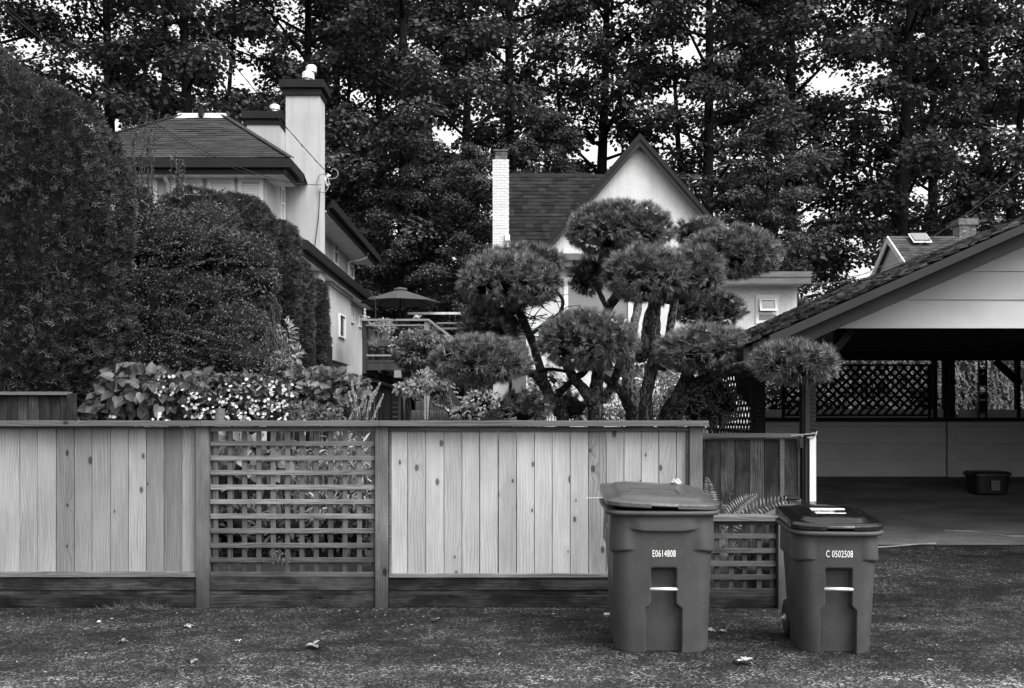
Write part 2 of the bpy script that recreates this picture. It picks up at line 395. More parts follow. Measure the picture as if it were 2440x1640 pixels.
for _u, _s in ((.12, 1), (.2, -1), (.38, 1), (.48, -1)):
    _k = len(_sv); _r = 1 - _u * .5
    _sv += [(_u, 0, 0), (_u + .26, _s * .50 * _r, .03), (_u + .36, _s * .46 * _r, -.02), (_u + .11, 0, -.02)]
    _sf.append((_k, _k + 3, _k + 2, _k + 1) if _s > 0 else (_k, _k + 1, _k + 2, _k + 3))
SPRAY5 = (_sv, _sf)
SPRAY = ([(0, -.05, 0), (0, .05, 0), (1, .06, -.08), (1, -.06, -.08), (.15, 0, 0), (.45, .5, .05), (.62, .44, .02), (.3, 0, 0), (.15, 0, 0), (.45, -.5, .05), (.62, -.44, .02), (.3, 0, 0)],
         [(0, 3, 2, 1), (4, 7, 6, 5), (8, 9, 10, 11)])
def unit(a):
    return a / np.maximum(np.linalg.norm(a, axis=1, keepdims=True), 1e-9)
def rdir(n): return unit(rng.normal(size=(n, 3)))
def leaf_mesh(name, pts, ax, nr, L, W, tmpl, mat):
    pts = np.asarray(pts, float); n = len(pts)
    ax = unit(np.asarray(ax, float)); sd_ = unit(np.cross(nr, ax)); nr = np.cross(ax, sd_)
    tv = np.array(tmpl[0], float); K = len(tv)
    L = np.broadcast_to(L, n); W = np.broadcast_to(W, n)
    v = (pts[:, None, :] + ax[:, None, :] * (tv[None, :, 0:1] * L[:, None, None]) + sd_[:, None, :] * (tv[None, :, 1:2] * W[:, None, None])
         + nr[:, None, :] * (tv[None, :, 2:3] * L[:, None, None]))
    sizes = np.array([len(f) for f in tmpl[1]]); flat = np.concatenate([np.array(f) for f in tmpl[1]])
    loops = (flat[None, :] + (np.arange(n) * K)[:, None]).ravel()
    allsz = np.tile(sizes, n); starts = np.concatenate([[0], np.cumsum(allsz)[:-1]])
    me = bpy.data.meshes.new(name)
    me.vertices.add(n * K); me.vertices.foreach_set('co', v.ravel())
    me.loops.add(len(loops)); me.loops.foreach_set('vertex_index', loops.astype(np.int32))
    me.polygons.add(len(allsz)); me.polygons.foreach_set('loop_start', starts.astype(np.int32))
    me.update(calc_edges=True)
    me.materials.append(M[mat])
    return me
def ellipsoid_pts(n, c, r, shell=0.25, top=None):
    """points in the outer shell of an ellipsoid and their outward directions"""
    d = rdir(n)
    if top is not None: d[:, 2] = np.where(d[:, 2] < -top, -d[:, 2], d[:, 2])
    rad = 1 - shell * rng.random(n) ** 1.5
    return np.array(c) + d * np.array(r) * rad[:, None], unit(d / np.array(r))
def blob(c, r, seg=20, rings=12, flat=1.0, rough=0.0, seed=0):
    """lumpy ellipsoid core; flat < 1 squashes the underside"""
    mb = MB()
    for i in range(rings + 1):
        th = math.pi * i / rings
        for k in range(seg):
            ph = 2 * math.pi * k / seg
            d = Vector((math.sin(th) * math.cos(ph), math.sin(th) * math.sin(ph), math.cos(th)))
            s = 1 + rough * mnoise.noise(d * 2.3 + Vector((seed * 3.1, seed, 0)))
            z = d.z * (flat if d.z < 0 else 1)
            mb.v.append((c[0] + d.x * r[0] * s, c[1] + d.y * r[1] * s, c[2] + z * r[2] * s))
    for i in range(rings):
        for k in range(seg):
            k2 = (k + 1) % seg
            mb.f.append((i * seg + k, (i + 1) * seg + k, (i + 1) * seg + k2, i * seg + k2))
    return mb
def text_mesh(s, size, mat, name, sx=0.7, bold=0.0, spacing=1.0):
    cu = bpy.data.curves.new('text', 'FONT'); cu.body = s; cu.size = size; cu.align_x = 'CENTER'; cu.align_y = 'CENTER'
    cu.offset = bold; cu.space_character = spacing; cu.resolution_u = 3
    o = bpy.data.objects.new('text', cu); COL.objects.link(o)
    dg = bpy.context.evaluated_depsgraph_get()
    me = bpy.data.meshes.new_from_object(o.evaluated_get(dg)); bpy.data.objects.remove(o)
    me.name = name; me.materials.clear(); me.materials.append(M[mat])
    for v in me.vertices: v.co.x *= sx
    return me

# ================================================================== THE SETTING
def island(name, v, var, rough=0.95, rnd2=0.25):
    m, t, b = newmat(name)
    ri = nd(t, 'NewGeometry', out=8); pos = nd(t, 'NewGeometry', out=0)
    c = mth(t, 'MULTIPLY', ramp(t, ri, 0, 1, 1 - var, 1 + var, False), v)
    c = mth(t, 'MULTIPLY', c, ramp(t, noise(t, pos, 1.2, 5.0), 0.3, 0.7, 1 - rnd2, 1 + rnd2))
    c = mth(t, 'MULTIPLY', c, ramp(t, noise(t, pos, 70.0, 2.0), 0.3, 0.7, 0.7, 1.3))
    t.links.new(c, b.inputs['Base Color']); b.inputs['Roughness'].default_value = rough; b.inputs['Specular IOR Level'].default_value = 0.08
    return m
M['shingle'] = island('asphalt_shingle', 0.034, 0.16)
M['shingle_dark'] = island('dark_shingle', 0.015, 0.45)
M['shake'] = island('weathered_shake', 0.15, 0.65, rnd2=0.45)
M['shingle_far'] = island('far_shingle', 0.045, 0.3)

def grid_sheet(xs, ys, dz, hole=None):
    mb = MB(); nx = len(xs)
    for y in ys:
        for x in xs: mb.v.append((x, y, G(x, y) + dz))
    for j in range(len(ys) - 1):
        for i in range(nx - 1):
            mb.f.append((j * nx + i, j * nx + i + 1, (j + 1) * nx + i + 1, (j + 1) * nx + i))
    return mb
xs = [-600, -200, -80, -40, -25] + [x for x in np.arange(-18, 1.5, 1.5)] + [x for x in np.arange(1.5, 2.6, 0.125)] + list(np.arange(3, 18, 1.5)) + [25, 40, 80, 200, 600]
ys = [-600, -200, -60, -20, 0, 4, 7.6, 7.8, 7.9, 8.0, 8.06] + list(np.arange(8.5, 18, 0.5)) + list(np.arange(19, 36, 1.5)) + [45, 60, 90, 160, 300, 700]
g = grid_sheet(xs, ys, -0.012).build('ground', 'soil', smooth=True); g['kind'] = 'structure'
xs2 = [-60, -30, -15, -8, -4, 0, 2.26] ; ys2 = [-8, 0, 4, 7.74]
mb = MB()
mb.face([(-60, -9, 0), (60, -9, 0), (60, 7.74, 0), (-60, 7.74, 0)])
ln = mb.build('lane', 'asphalt'); ln['kind'] = 'structure'
# asphalt apron running up from the lane, then the smoother carport floor
def strip(name, mat, x0, x1, y0, y1, dz, n=8):
    mb = MB()
    for i in range(n):
        ya, yb = y0 + (y1 - y0) * i / n, y0 + (y1 - y0) * (i + 1) / n
        mb.face([(x0, ya, G(x0 + 0.6, ya) + dz), (x1, ya, G(x1, ya) + dz), (x1, yb, G(x1, yb) + dz), (x0, yb, G(x0 + 0.6, yb) + dz)])
    o = mb.build(name, mat); o['kind'] = 'structure'; return o
strip('driveway', 'asphalt', 2.30, 20, 7.741, 10.02, 0.002)
strip('carport_floor', 'drive', 2.30, 20, 10.021, 15.2, 0.006)
# a raised line of crack filler where the two meet, broken and crooked
def crack(pts, wd, nm):
    mb = MB(); pts = [Vector((x, y, G(x + .5, y) + 0.012)) for x, y in pts]
    for i in range(len(pts) - 1):
        d = (pts[i + 1] - pts[i]).normalized(); sd_ = Vector((-d.y, d.x, 0)) * wd / 2
        q = [pts[i] - sd_, pts[i + 1] - sd_, pts[i + 1] + sd_, pts[i] + sd_]
        mb.prism([p - Vector((0, 0, .006)) for p in q], (0, 0, 0.008))
    o = mb.build(nm, 'crack'); o['kind'] = 'structure'
crack([(3.55, 9.86), (3.85, 9.93), (4.2, 10.06), (4.36, 10.08)], 0.035, 'crack_filler')
crack([(4.75, 10.75), (5.05, 10.7), (5.3, 10.45), (5.6, 10.42), (6.3, 10.40)], 0.02, 'crack_filler')

# ------------------------------------------------------------------ roofs, windows
def shingles(el, er, rl, rr, rows, tabw, lift=0.012, jit=0.0):
    """courses of tabs on the quad eave-left, eave-right, ridge-left, ridge-right"""
    el, er, rl, rr = map(Vector, (el, er, rl, rr)); mb = MB()
    nrm = (er - el).cross(rl - el).normalized()
    udir = (er - el).normalized()
    for i in range(rows):
        v0, v1 = i / rows, (i + 1.12) / rows
        v1 = min(v1, 1.0)
        l0, r0 = el.lerp(rl, v0), er.lerp(rr, v0); l1, r1 = el.lerp(rl, v1), er.lerp(rr, v1)
        a0, b0, a1, b1 = [(p - el).dot(udir) for p in (l0, r0, l1, r1)]
        base0 = l0 - udir * a0; base1 = l1 - udir * a1
        s = min(a0, a1) - random.random() * tabw; e_ = max(b0, b1)
        while s < e_:
            wdt = tabw * random.uniform(0.75, 1.3); t_ = s + wdt * 0.985
            p0, q0 = max(s, a0), min(t_, b0); p1, q1 = max(s, a1), min(t_, b1)
            if q0 - p0 > 0.01 or q1 - p1 > 0.01:
                q0 = max(q0, p0); q1 = max(q1, p1)
                lf = lift * random.uniform(0.6, 1.4); dj = random.uniform(-jit, jit)
                dn = (base0 - base1).normalized() * dj
                A, B = base0 + udir * p0 + nrm * lf + dn, base0 + udir * q0 + nrm * lf + dn
                C_, D = base1 + udir * q1 + nrm * lf * 0.15, base1 + udir * p1 + nrm * lf * 0.15
                A2, B2 = A - nrm * lf, B - nrm * lf
                n = len(mb.v); mb.v += [tuple(p) for p in (A, B, C_, D, A2, B2)]
                mb.f += [(n, n + 1, n + 2, n + 3), (n + 4, n + 5, n + 1, n)]
            s += wdt
    return mb
def window(parent, plane, a0, a1, z0, z1, c, fw=0.07, glass='glass', split=None, vsplit=None, proud=0.05, blind=0):
    """frame ring standing proud of a wall; plane 'F': wall faces -Y at y=c, 'R': wall faces +X at x=c, 'L': faces -X"""
    mb = MB()
    def bx(m_, p0, p1, q0, q1, d0, d1):
        if plane == 'F': m_.box(p0, p1, c - d1, c - d0, q0, q1)
        elif plane == 'R': m_.box(c + d0, c + d1, p0, p1, q0, q1)
        else: m_.box(c - d1, c - d0, p0, p1, q0, q1)
    bx(mb, a0, a0 + fw, z0, z1, 0.001, proud); bx(mb, a1 - fw, a1, z0, z1, 0.001, proud)
    bx(mb, a0 + fw, a1 - fw, z1 - fw, z1, 0.001, proud); bx(mb, a0 + fw, a1 - fw, z0, z0 + fw, 0.001, proud)
    if split: bx(mb, a0 + fw, a1 - fw, split - fw * .35, split + fw * .35, 0.001, proud * .9)
    if vsplit: bx(mb, vsplit - fw * .35, vsplit + fw * .35, z0 + fw, z1 - fw, 0.001, proud * .88)
    ctr = ((a0 + a1) / 2, c, (z0 + z1) / 2) if plane == 'F' else (c, (a0 + a1) / 2, (z0 + z1) / 2)
    f = mb.build('window', 'white', parent, origin=ctr)
    m2 = MB(); bx(m2, a0 + fw * .9, a1 - fw * .9, z0 + fw * .9, z1 - fw * .9, 0.002, 0.012)
    m2.build('pane', glass, f, origin=ctr)
    if blind:
        m3 = MB(); k = int((z1 - z0 - 2 * fw) / blind)
        for i in range(k):
            zz = z0 + fw + (i + .5) * blind
            bx(m3, a0 + fw * 1.05, a1 - fw * 1.05, zz - blind * .43, zz + blind * .43, 0.013, 0.019)
        o = m3.build('blind', 'blind', f, origin=ctr); o['kind'] = 'stuff'
    return f

# ------------------------------------------------------------------ LEFT HOUSE
lh = thing('stucco_house', (-7.6, 26.5, G(-7.6, 26.5)), 'pale stucco two storey house with hipped shingle roof and dark eaves behind the tall hedge', 'house')
zg = 0.9
XW, D1 = -5.30, 21.14
box_part('wall', 'stucco', lh, -12.0, XW, D1, 32.8, 4.9, 7.0)            # upper storey
box_part('wall', 'stucco', lh, -12.2, -4.75, 20.9, 31.05, zg, 4.9)        # lower storey
XE, ZE, DE = -4.66, PZ(377, 20.6), 20.6
# eaves: gutter, sub fascia, soffit boards (front wing)
def eave_run(x0, x1, y0, y1, zt, soff_in, parent, side):
    """level eave along one side. side 'F' (faces camera) or 'R' (faces +X)"""
    if side == 'F':
        box_part('gutter', 'trim', parent, x0, x1, y0, y0 + 0.10, zt - 0.19, zt)
        box_part('fascia', 'trim', parent, x0 + .03, x1 - .05, y0 + 0.102, y0 + 0.15, zt - 0.31, zt - 0.012)
    else:
        box_part('gutter', 'trim', parent, x1 - 0.10, x1, y0, y1, zt - 0.19, zt)
        box_part('fascia', 'trim', parent, x1 - 0.15, x1 - 0.102, y0 + .06, y1 - .03, zt - 0.31, zt - 0.012)
eave_run(-10.3, XE - 0.102, DE, 0, ZE, 0, lh, 'F')
eave_run(0, XE, DE, 21.94, ZE, 0, lh, 'R')
for i in range(12):
    x0 = -5.28 + 0
    yy = D1 - 0.38 + i * 0.0
nb = 30
for i in range(nb):        # soffit boards of the front overhang
    xa = -10.2 + i * (10.2 + XE - .17) / nb; xb = xa + (10.2 + XE - .17) / nb - 0.012
    box_part('soffit_board', 'soffit', lh, xa, xb, DE + 0.152, (D1 - .002 if xb < XW else 21.9), ZE - 0.30, ZE - 0.27)
box_part('roof_deck', 'trim', lh, -10.25, XE - .12, DE + .12, 21.9, ZE - 0.10, ZE - 0.03)
# hip roof of the front wing
t_ = 2.085
ELc, ERc = Vector((-10.25, DE + .02, ZE)), Vector((XE + .0, DE + .02, ZE))
s_ = 0.76
xr1 = PX(533, DE + t_); xr0 = PX(430, DE + t_); zr = PZ(277, DE + t_)
RL, RR = Vector((xr0, DE + t_, zr)), Vector((xr1, DE + t_, zr))
BL, BR = Vector((-10.25, DE + 2 * t_ + 3, ZE)), Vector((XE, DE + 2 * t_ + 0.2, ZE + .0))
BRr = Vector((XE - .7, DE + 2 * t_ + 3, ZE))
mb = MB()
mb.v = [tuple(p) for p in (ELc, ERc, Vector((XE, 21.94, ZE)), BRr, BL, RL, RR)]
mb.f = [(0, 1, 6, 5), (1, 2, 6), (2, 3, 6), (3, 4, 5, 6), (4, 0, 5), (0, 4, 3, 2, 1)]
rf = mb.build('roof', 'shingle', lh)
o = shingles(ELc + Vector((0, 0, .012)), ERc + Vector((0, 0, .012)), RL + Vector((0, 0, .012)), RR + Vector((0, 0, .012)), 22, 0.34, 0.016).build('shingle_courses', 'shingle', rf); o['kind'] = 'stuff'
# hip caps along the right ridge and pale metal ridge cap with a small finial
for i in range(22):
    p = ERc.lerp(RR, i / 22) + Vector((0, 0, .03)); q = ERc.lerp(RR, (i + 1.05) / 22) + Vector((0, 0, .022))
    MB().beam(p, q, 0.16, 0.02).build('hip_shingle', 'shingle', rf)
    p = ELc.lerp(RL, i / 22) + Vector((0, 0, .03)); q = ELc.lerp(RL, (i + 1.05) / 22) + Vector((0, 0, .022))
    if i > 10: MB().beam(p, q, 0.16, 0.02).build('hip_shingle', 'shingle', rf)
mb = MB(); d_ = DE + t_
mb.prism([(xr0 - .12, d_ - .16, zr - .10), (xr1 + .12, d_ - .16, zr - .10), (xr1 + .04, d_, zr + .07), (xr0 - .04, d_, zr + .07)], (0, .12, 0.0)).build('ridge_cap', 'zinc', rf)
MB().box(xr0 + .47, xr0 + .57, d_ - .20, d_ - .02, zr - .06, zr + .14).build('ridge_vent', 'trim', rf)
# main roof behind (seen only at the back eave)
mb = MB()
E0, E1, E2, E3 = (-12.6, 24.2, ZE - .01), (-4.53, 24.2, ZE - .01), (-4.53, 33.3, ZE - .01), (-12.6, 33.3, ZE - .01)
mb.v = [E0, E1, E2, E3, (-8.6, 27.4, ZE + 1.55), (-8.6, 30.1, ZE + 1.55)]
mb.f = [(0, 1, 4), (1, 2, 5, 4), (2, 3, 5), (3, 0, 4, 5), (0, 3, 2, 1)]
mb.build('roof', 'shingle', lh)
box_part('gutter', 'trim', lh, -4.60, -4.48, 24.6, 33.35, ZE - .20, ZE + .01)
box_part('fascia', 'trim', lh, -4.66, -4.602, 24.6, 33.3, ZE - .33, ZE - .012)
for i in range(18):
    ya = 24.6 + i * 0.48
    box_part('soffit_board', 'soffit', lh, XW + .002, -4.662, ya, ya + 0.468, ZE - .30, ZE - .27)
# big chimney
CD = 22.93
ch = box_part('chimney', 'stucco', lh, XW - .0, PX(762, CD), CD, CD + .62, 4.6, PZ(226, CD))
zt = PZ(193, CD); zm = PZ(212, CD); zb = PZ(228, CD)
box_part('chimney_cap', 'trim', ch, PX(672, CD), PX(764, CD) + .02, CD - .05, CD + .68, zb, zm, 0.008)
box_part('chimney_cap', 'trim', ch, PX(667, CD), PX(772, CD) + .02, CD - .12, CD + .75, zm + .001, zt, 0.008)
for px, dd, top in ((733, .18, 172), (742, .45, 157)):
    x = PX(px, CD + dd); y = CD + dd; z1 = PZ(top, y)
    MB().lathe(x, y, [(.075, zt - .02), (.075, z1 - .17), (.13, z1 - .16), (.13, z1 - .04), (.10, z1)], 14).build('flue', 'zinc', ch, smooth=False)
# small chimney in the roof
C2 = 24.6
c2 = box_part('chimney', 'stucco', lh, PX(588, C2), PX(665, C2), C2, C2 + .7, 6.9, PZ(297, C2))
box_part('chimney_cap', 'trim', c2, PX(584, C2), PX(668, C2), C2 - .04, C2 + .74, PZ(297, C2), PZ(285, C2), 0.008)
box_part('chimney_cap', 'trim', c2, PX(578, C2), PX(673, C2), C2 - .10, C2 + .80, PZ(285, C2) + .001, PZ(267, C2), 0.008)
x = PX(655, C2 + .3); z1 = PZ(250, C2 + .3)
MB().lathe(x, C2 + .3, [(.08, PZ(267, C2) - .02), (.08, z1 - .14), (.13, z1 - .13), (.13, z1 - .03), (.09, z1)], 14).build('flue', 'zinc', c2)
MB().lathe(PX(625, 22.2), 22.2, [(.035, 7.4), (.035, PZ(342, 22.2))], 8).build('vent_pipe', 'trim', lh)
# front windows of the upper storey, downpipe, white head board
box_part('head_board', 'white', lh, -10.4, XW + .012, D1 - .03, D1 - .001, PZ(424, D1), PZ(412, D1))
for a_, b_, bl in ((300, 376, 0), (410, 484, 0), (495, 560, 0), (568, 628, .055)):
    window(lh, 'F', PX(a_, D1), PX(b_, D1), 5.6, PZ(426, D1), D1, 0.09, 'blind' if not bl else 'glass_grey', split=6.02, blind=0.055)
MB().tube([P(392, 408, 20.85), P(392, 420, 20.85), P(396, 430, 20.98), P(400, 438, 21.08), P(400, 560, 21.08)], .045, 8).build('downpipe', 'white', lh, smooth=True)
# side windows
window(lh, 'R', 22.34, 22.66, 5.99, 6.75, XW, 0.05, 'glass', split=6.38)
window(lh, 'R', 29.0, 29.75, 6.0, 6.86, XW, 0.07, 'glass', split=6.42)
window(lh, 'R', 31.9, 32.6, 6.0, 6.86, XW, 0.07, 'glass', split=6.42)
MB().tube([(-4.62, 31.3, 6.72), (-4.66, 31.3, 6.58), (-4.85, 31.25, 6.47), (-5.12, 31.2, 6.44), (-5.22, 31.2, 6.36), (-5.22, 31.2, 5.0)], .045, 8).build('downpipe', 'white', lh, smooth=True)
# lower eave and skirt roof
XL, ZL, DL = -4.30, 5.20, 20.6
box_part('gutter', 'trim', lh, -12.3, XL - .102, DL, DL + .10, ZL - .19, ZL)
box_part('gutter', 'trim', lh, XL - .10, XL, DL, 31.4, ZL - .19, ZL)
box_part('fascia', 'trim', lh, -12.3, XL - .16, DL + .102, DL + .15, ZL - .31, ZL - .012)
box_part('fascia', 'trim', lh, XL - .15, XL - .102, DL + .103, 31.35, ZL - .31, ZL - .012)
for i in range(21):
    ya = DL + .16 + i * 0.51
    box_part('soffit_board', 'soffit', lh, -4.748 if ya > 20.9 else -5.2, XL - .152, ya, ya + .498, ZL - .30, ZL - .27)
mb = MB()
mb.v = [(-12.3, DL + .02, ZL - .005), (XL - .01, DL + .02, ZL - .005), (XL - .01, 31.4, ZL - .005), (XW - .05, 31.4, ZL + .62), (XW - .05, 21.1 + .1, ZL + .62), (-12.3, 21.2, ZL + .62),
        (-12.3, 21.25, ZL - .25), (XW - .05, 21.25, ZL - .25), (XW - .05, 31.4, ZL - .25)]
mb.f = [(0, 1, 4, 5), (1, 2, 3, 4), (0, 6, 7, 8, 2, 1)]
mb.build('skirt_roof', 'shingle', lh)
# bay on the side wall, with its cornice and window
bay = box_part('bay', 'stucco', lh, -4.748, PX(785.5, 24.74), 24.74, 28.0, 2.94, 4.86)
box_part('cornice', 'stucco', bay, -4.748, -4.56, 24.69, 28.05, 4.80, 4.90)
XB = PX(785.5, 24.74)
window(lh, 'R', 26.0, 26.87, 3.60, 4.23, XB, 0.04, 'glass')
window(lh, 'R', 28.9, 29.35, 4.25, 4.72, -4.75, 0.04, 'glass')
window(lh, 'R', 30.3, 30.8, 4.25, 4.66, -4.75, 0.04, 'glass')
MB().tube([P(742, 640, 25.0), P(748, 650, 25.05), P(742, 668, 25.1), P(735, 672, 25.1)], .045, 8).build('elbow_pipe', 'white', lh, smooth=True)
# conduit coil and loops where the service cables land on the chimney
a0 = P(770, 415, 22.90)
ring = [a0 + Vector((.14 * math.sin(i * .52) , -.03, -.22 + .22 * math.cos(i * .52))) for i in range(13)]
MB().tube(ring, .012, 6).build('cable_loop', 'wire_pale', lh, smooth=True)
ring = [a0 + Vector((.20 + .16 * math.sin(i * .4), -.03, .12 * math.cos(i * .4))) for i in range(12)]
MB().tube(ring, .010, 6).build('cable_loop', 'wire_pale', lh, smooth=True)
MB().tube([P(763, 448, 22.9), P(759, 520, 22.9), P(750, 590, 22.9)], .009, 6).build('cable_drop', 'wire', lh)

# ------------------------------------------------------------------ WHITE GABLED HOUSE
wh = thing('white_house', (3.4, 27.5, G(3.4, 27.5)), 'white stucco house with steep gable and dark shingle roof behind the cloud pruned pine', 'house')
DG = 25.0
AP = P(1522, 326, DG)
sl = 254.0 / 220.0
zlow = 5.22; hw = (AP.z - zlow) / sl
box_part('wall', 'white_stucco', wh, 0.0, AP.x + 3.4, DG + .35, 29.2, zg, 4.85)
box_part('wall', 'white_stucco', wh, 0.0, AP.x + .1, DG + .36, 29.19, 4.851, 5.7)
MB().prism([(AP.x - hw + .02, DG, zlow), (AP.x + hw - .02, DG, zlow), (AP.x, DG, AP.z - .13)], (0, 2.6, 0)).build('gable_wall', 'white_stucco', wh)
# raking roof of the front gable: two slabs, with barge boards in two steps
for sgn in (-1, 1):
    a_ = Vector((AP.x, DG - .20, AP.z)); b_ = Vector((AP.x + sgn * hw * 1.02, DG - .20, AP.z - hw * 1.02 * sl))
    nrm = Vector((sgn * sl, 0, 1)).normalized()
    q = [a_, b_, b_ + nrm * .0 + Vector((0, 0, -.13)), a_ + Vector((0, 0, -.13))]
    MB().prism(q, (0, 3.6, 0)).build('roof', 'shingle_dark', wh)
    u = Vector((0, 0, -.05))
    MB().prism([a_ + u, b_ + u, b_ + Vector((0, 0, -.30)), a_ + Vector((0, 0, -.30))], (0, -.035, 0)).build('barge_board', 'trim_mid', wh)
    o_ = Vector((0, -.037, 0))
    MB().prism([a_ + o_ + Vector((0, 0, .02)), b_ + o_ + Vector((0, 0, .02)), b_ + o_ + Vector((0, 0, -.13)), a_ + o_ + Vector((0, 0, -.13))], (0, -.03, 0)).build('barge_board', 'trim', wh)
# cross roof to the left of the gable
DR = 27.3; zr2 = PZ(417, DR); ze2 = PZ(592, 25.15)
xl, xr = PX(1210, DR), AP.x + 0.2
el_, er_, rl_, rr_ = Vector((xl, 25.15, ze2)), Vector((xr, 25.15, ze2)), Vector((xl, DR, zr2)), Vector((xr, DR, zr2))
mb = MB(); bk = Vector((0, 2 * (DR - 25.15), 0))
mb.v = [tuple(p) for p in (el_, er_, rr_, rl_, el_ + bk, er_ + bk)]
mb.f = [(0, 1, 2, 3), (3, 2, 5, 4), (0, 3, 4), (1, 5, 2), (0, 4, 5, 1)]
r2 = mb.build('roof', 'shingle_dark', wh)
up = Vector((0, -.01, .014))
xm = AP.x - .6
el3 = Vector((xl - .03, 25.12, ze2)) + up; er3 = Vector((xm, 25.12, ze2)) + up
o = shingles(el3, er3, rl_ + Vector((-.03, 0, 0)) + up, Vector((xm, DR, zr2)) + up, 20, 0.17, 0.016).build('shingle_courses', 'shingle_dark', r2); o['kind'] = 'stuff'
for i in range(14):
    xa = xl + i * .17
    MB().prism([(xa, DR - .13, zr2 - .10), (xa, DR, zr2 + .045), (xa, DR + .13, zr2 - .10)], (.175, 0, 0)).build('ridge_shingle', 'shingle_dark', r2)
# painted brick chimney at the left end
CX0, CX1, CY = PX(1174, 25.0), PX(1213, 25.0), 25.0
zc = PZ(383, CY); zbt = 1.6
chm = thing_ch = box_part('chimney', 'mortar_white', wh, CX0 + .008, CX1 - .008, CY + .008, CY + .60, zbt, zc)
def bricks(parent, x0, x1, y0, z0, z1, mat, bl=0.205, bh=0.068, dep=0.06, limit=300, right=None):
    row = 0; z = z0; n = 0
    me_cache = {}
    while z < z1 - .02:
        x = x0 - (bl / 2 if row % 2 else 0)
        while x < x1 - .005:
            a_, b_ = max(x, x0), min(x + bl - .010, x1)
            if b_ - a_ > .02:
                key = round(b_ - a_, 3)
                if key not in me_cache: me_cache[key] = MB().box(-(b_ - a_) / 2, (b_ - a_) / 2, 0, dep, 0, bh - .010).mesh('brick', mat)
                jy = random.uniform(-.003, .003)
                o_ = link('brick', me_cache[key], parent, ((a_ + b_) / 2, y0 + jy, z)); n += 1
            x += bl
        row += 1; z += bh
    return n
bricks(chm, CX0, CX1, CY, PZ(595, CY), zc - .005, 'white_brick')
top = box_part('chimney_top', 'mortar', chm, PX(1181, CY), PX(1208, CY), CY + .03, CY + .57, zc, PZ(360, CY))
bricks(top, PX(1180, CY), PX(1209, CY), CY + .02, zc + .004, PZ(362, CY), 'brick')
box_part('cap_slab', 'brick', chm, PX(1176, CY), PX(1211, CY), CY - .02, CY + .62, PZ(360, CY) + .002, PZ(356.5, CY))
MB().box(CX1 - .10, CX1 + .02, CY - .05, CY + .02, PZ(574, CY), PZ(560, CY)).build('flashing', 'white', chm)
# flat roofed front block with the big window
box_part('wall', 'white_stucco', wh, 0.35, PX(1600, 24.2), 24.2, 25.6, zg, PZ(630, 24.2))
DF = 23.8
box_part('fascia', 'fascia_grey', wh, 0.1, PX(1600, DF) + .2, DF, DF + .08, PZ(620, DF), PZ(604, DF))
box_part('fascia', 'fascia_grey', wh, 0.14, PX(1600, DF) + .16, DF + .05, DF + .12, PZ(635, DF), PZ(620, DF) - .002)
box_part('roof_deck', 'fascia_grey', wh, 0.15, PX(1600, DF) + .15, DF + .121, 25.6, PZ(633, DF), PZ(607, DF))
window(wh, 'F', PX(1343, 24.2), PX(1507, 24.2), PZ(772, 24.2), PZ(664, 24.2), 24.2, 0.11, 'glass_grey')
box_part('wall', 'white_stucco', wh, PX(1600, 24.2), PX(1899, 25.1), 25.1, 29.0, zg, PZ(678, 25.1))
D2 = 24.55
f1 = box_part('fascia', 'fascia_grey', wh, PX(1600, D2) + .3, PX(1934, D2), D2, D2 + .10, PZ(660, D2), PZ(647, D2))
f2 = box_part('fascia', 'fascia_grey', wh, PX(1600, D2) + .3, PX(1934, D2) - .01, D2 + .02, D2 + .12, PZ(676, D2), PZ(660, D2) - .004)
box_part('fascia', 'fascia_grey', wh, PX(1934, D2) - .10, PX(1934, D2) - .004, D2 + .122, 29.3, PZ(676, D2), PZ(648, D2))
box_part('soffit', 'white_stucco', wh, PX(1600, D2) + .3, PX(1934, D2) - .102, D2 + .122, 29.2, PZ(674.5, D2), PZ(650, D2))
# awning window standing open, and its fixed light below
wx0, wx1 = PX(1800, 25.1), PX(1856, 25.1)
window(wh, 'F', wx0, wx1, PZ(772, 25.1), PZ(703, 25.1), 25.1, 0.085, 'glass_grey', split=PZ(747, 25.1), proud=.03, blind=0)
sash = MB(); tilt = math.radians(17); zt_ = PZ(712, 25.1); sw, sh = (wx1 - wx0) - .16, .34
def sp(x, v, dpt): return (x, 25.06 - v * math.sin(tilt) - dpt * math.cos(tilt), zt_ - v * math.cos(tilt) + dpt * math.sin(tilt) * 0)
sx0, sx1 = wx0 + .08, wx1 - .08
def slab(mb_, xa, xb, va, vb, d0=0.0, d1=.04):
    mb_.prism([sp(xa, va, d0), sp(xb, va, d0), sp(xb, vb, d0), sp(xa, vb, d0)], (0, -(d1 - d0), 0))
slab(sash, sx0, sx0 + .055, 0, sh); slab(sash, sx1 - .055, sx1, 0, sh); slab(sash, sx0 + .055, sx1 - .055, 0, .055); slab(sash, sx0 + .055, sx1 - .055, sh - .055, sh)
so = sash.build('awning_sash', 'white', wh)
pn = MB(); slab(pn, sx0 + .05, sx1 - .05, .05, sh - .05, .01, .02); pn.build('pane', 'glass', so)
# basement window and bands low behind the pine
box_part('sill_band', 'white', wh, PX(1425, 24.1), PX(1540, 24.1), 24.10, 24.198, PZ(872, 24.1), PZ(862, 24.1))
window(wh, 'F', PX(1430, 24.2), PX(1535, 24.2), PZ(905, 24.2), PZ(874, 24.2), 24.2, 0.05, 'glass')
for i in range(9):
    box_part('siding_board', 'siding', wh, 0.36, PX(1600, 24.2) - .01, 24.15 + .0, 24.199, zg + .05 + i * .13, zg + .17 + i * .13)

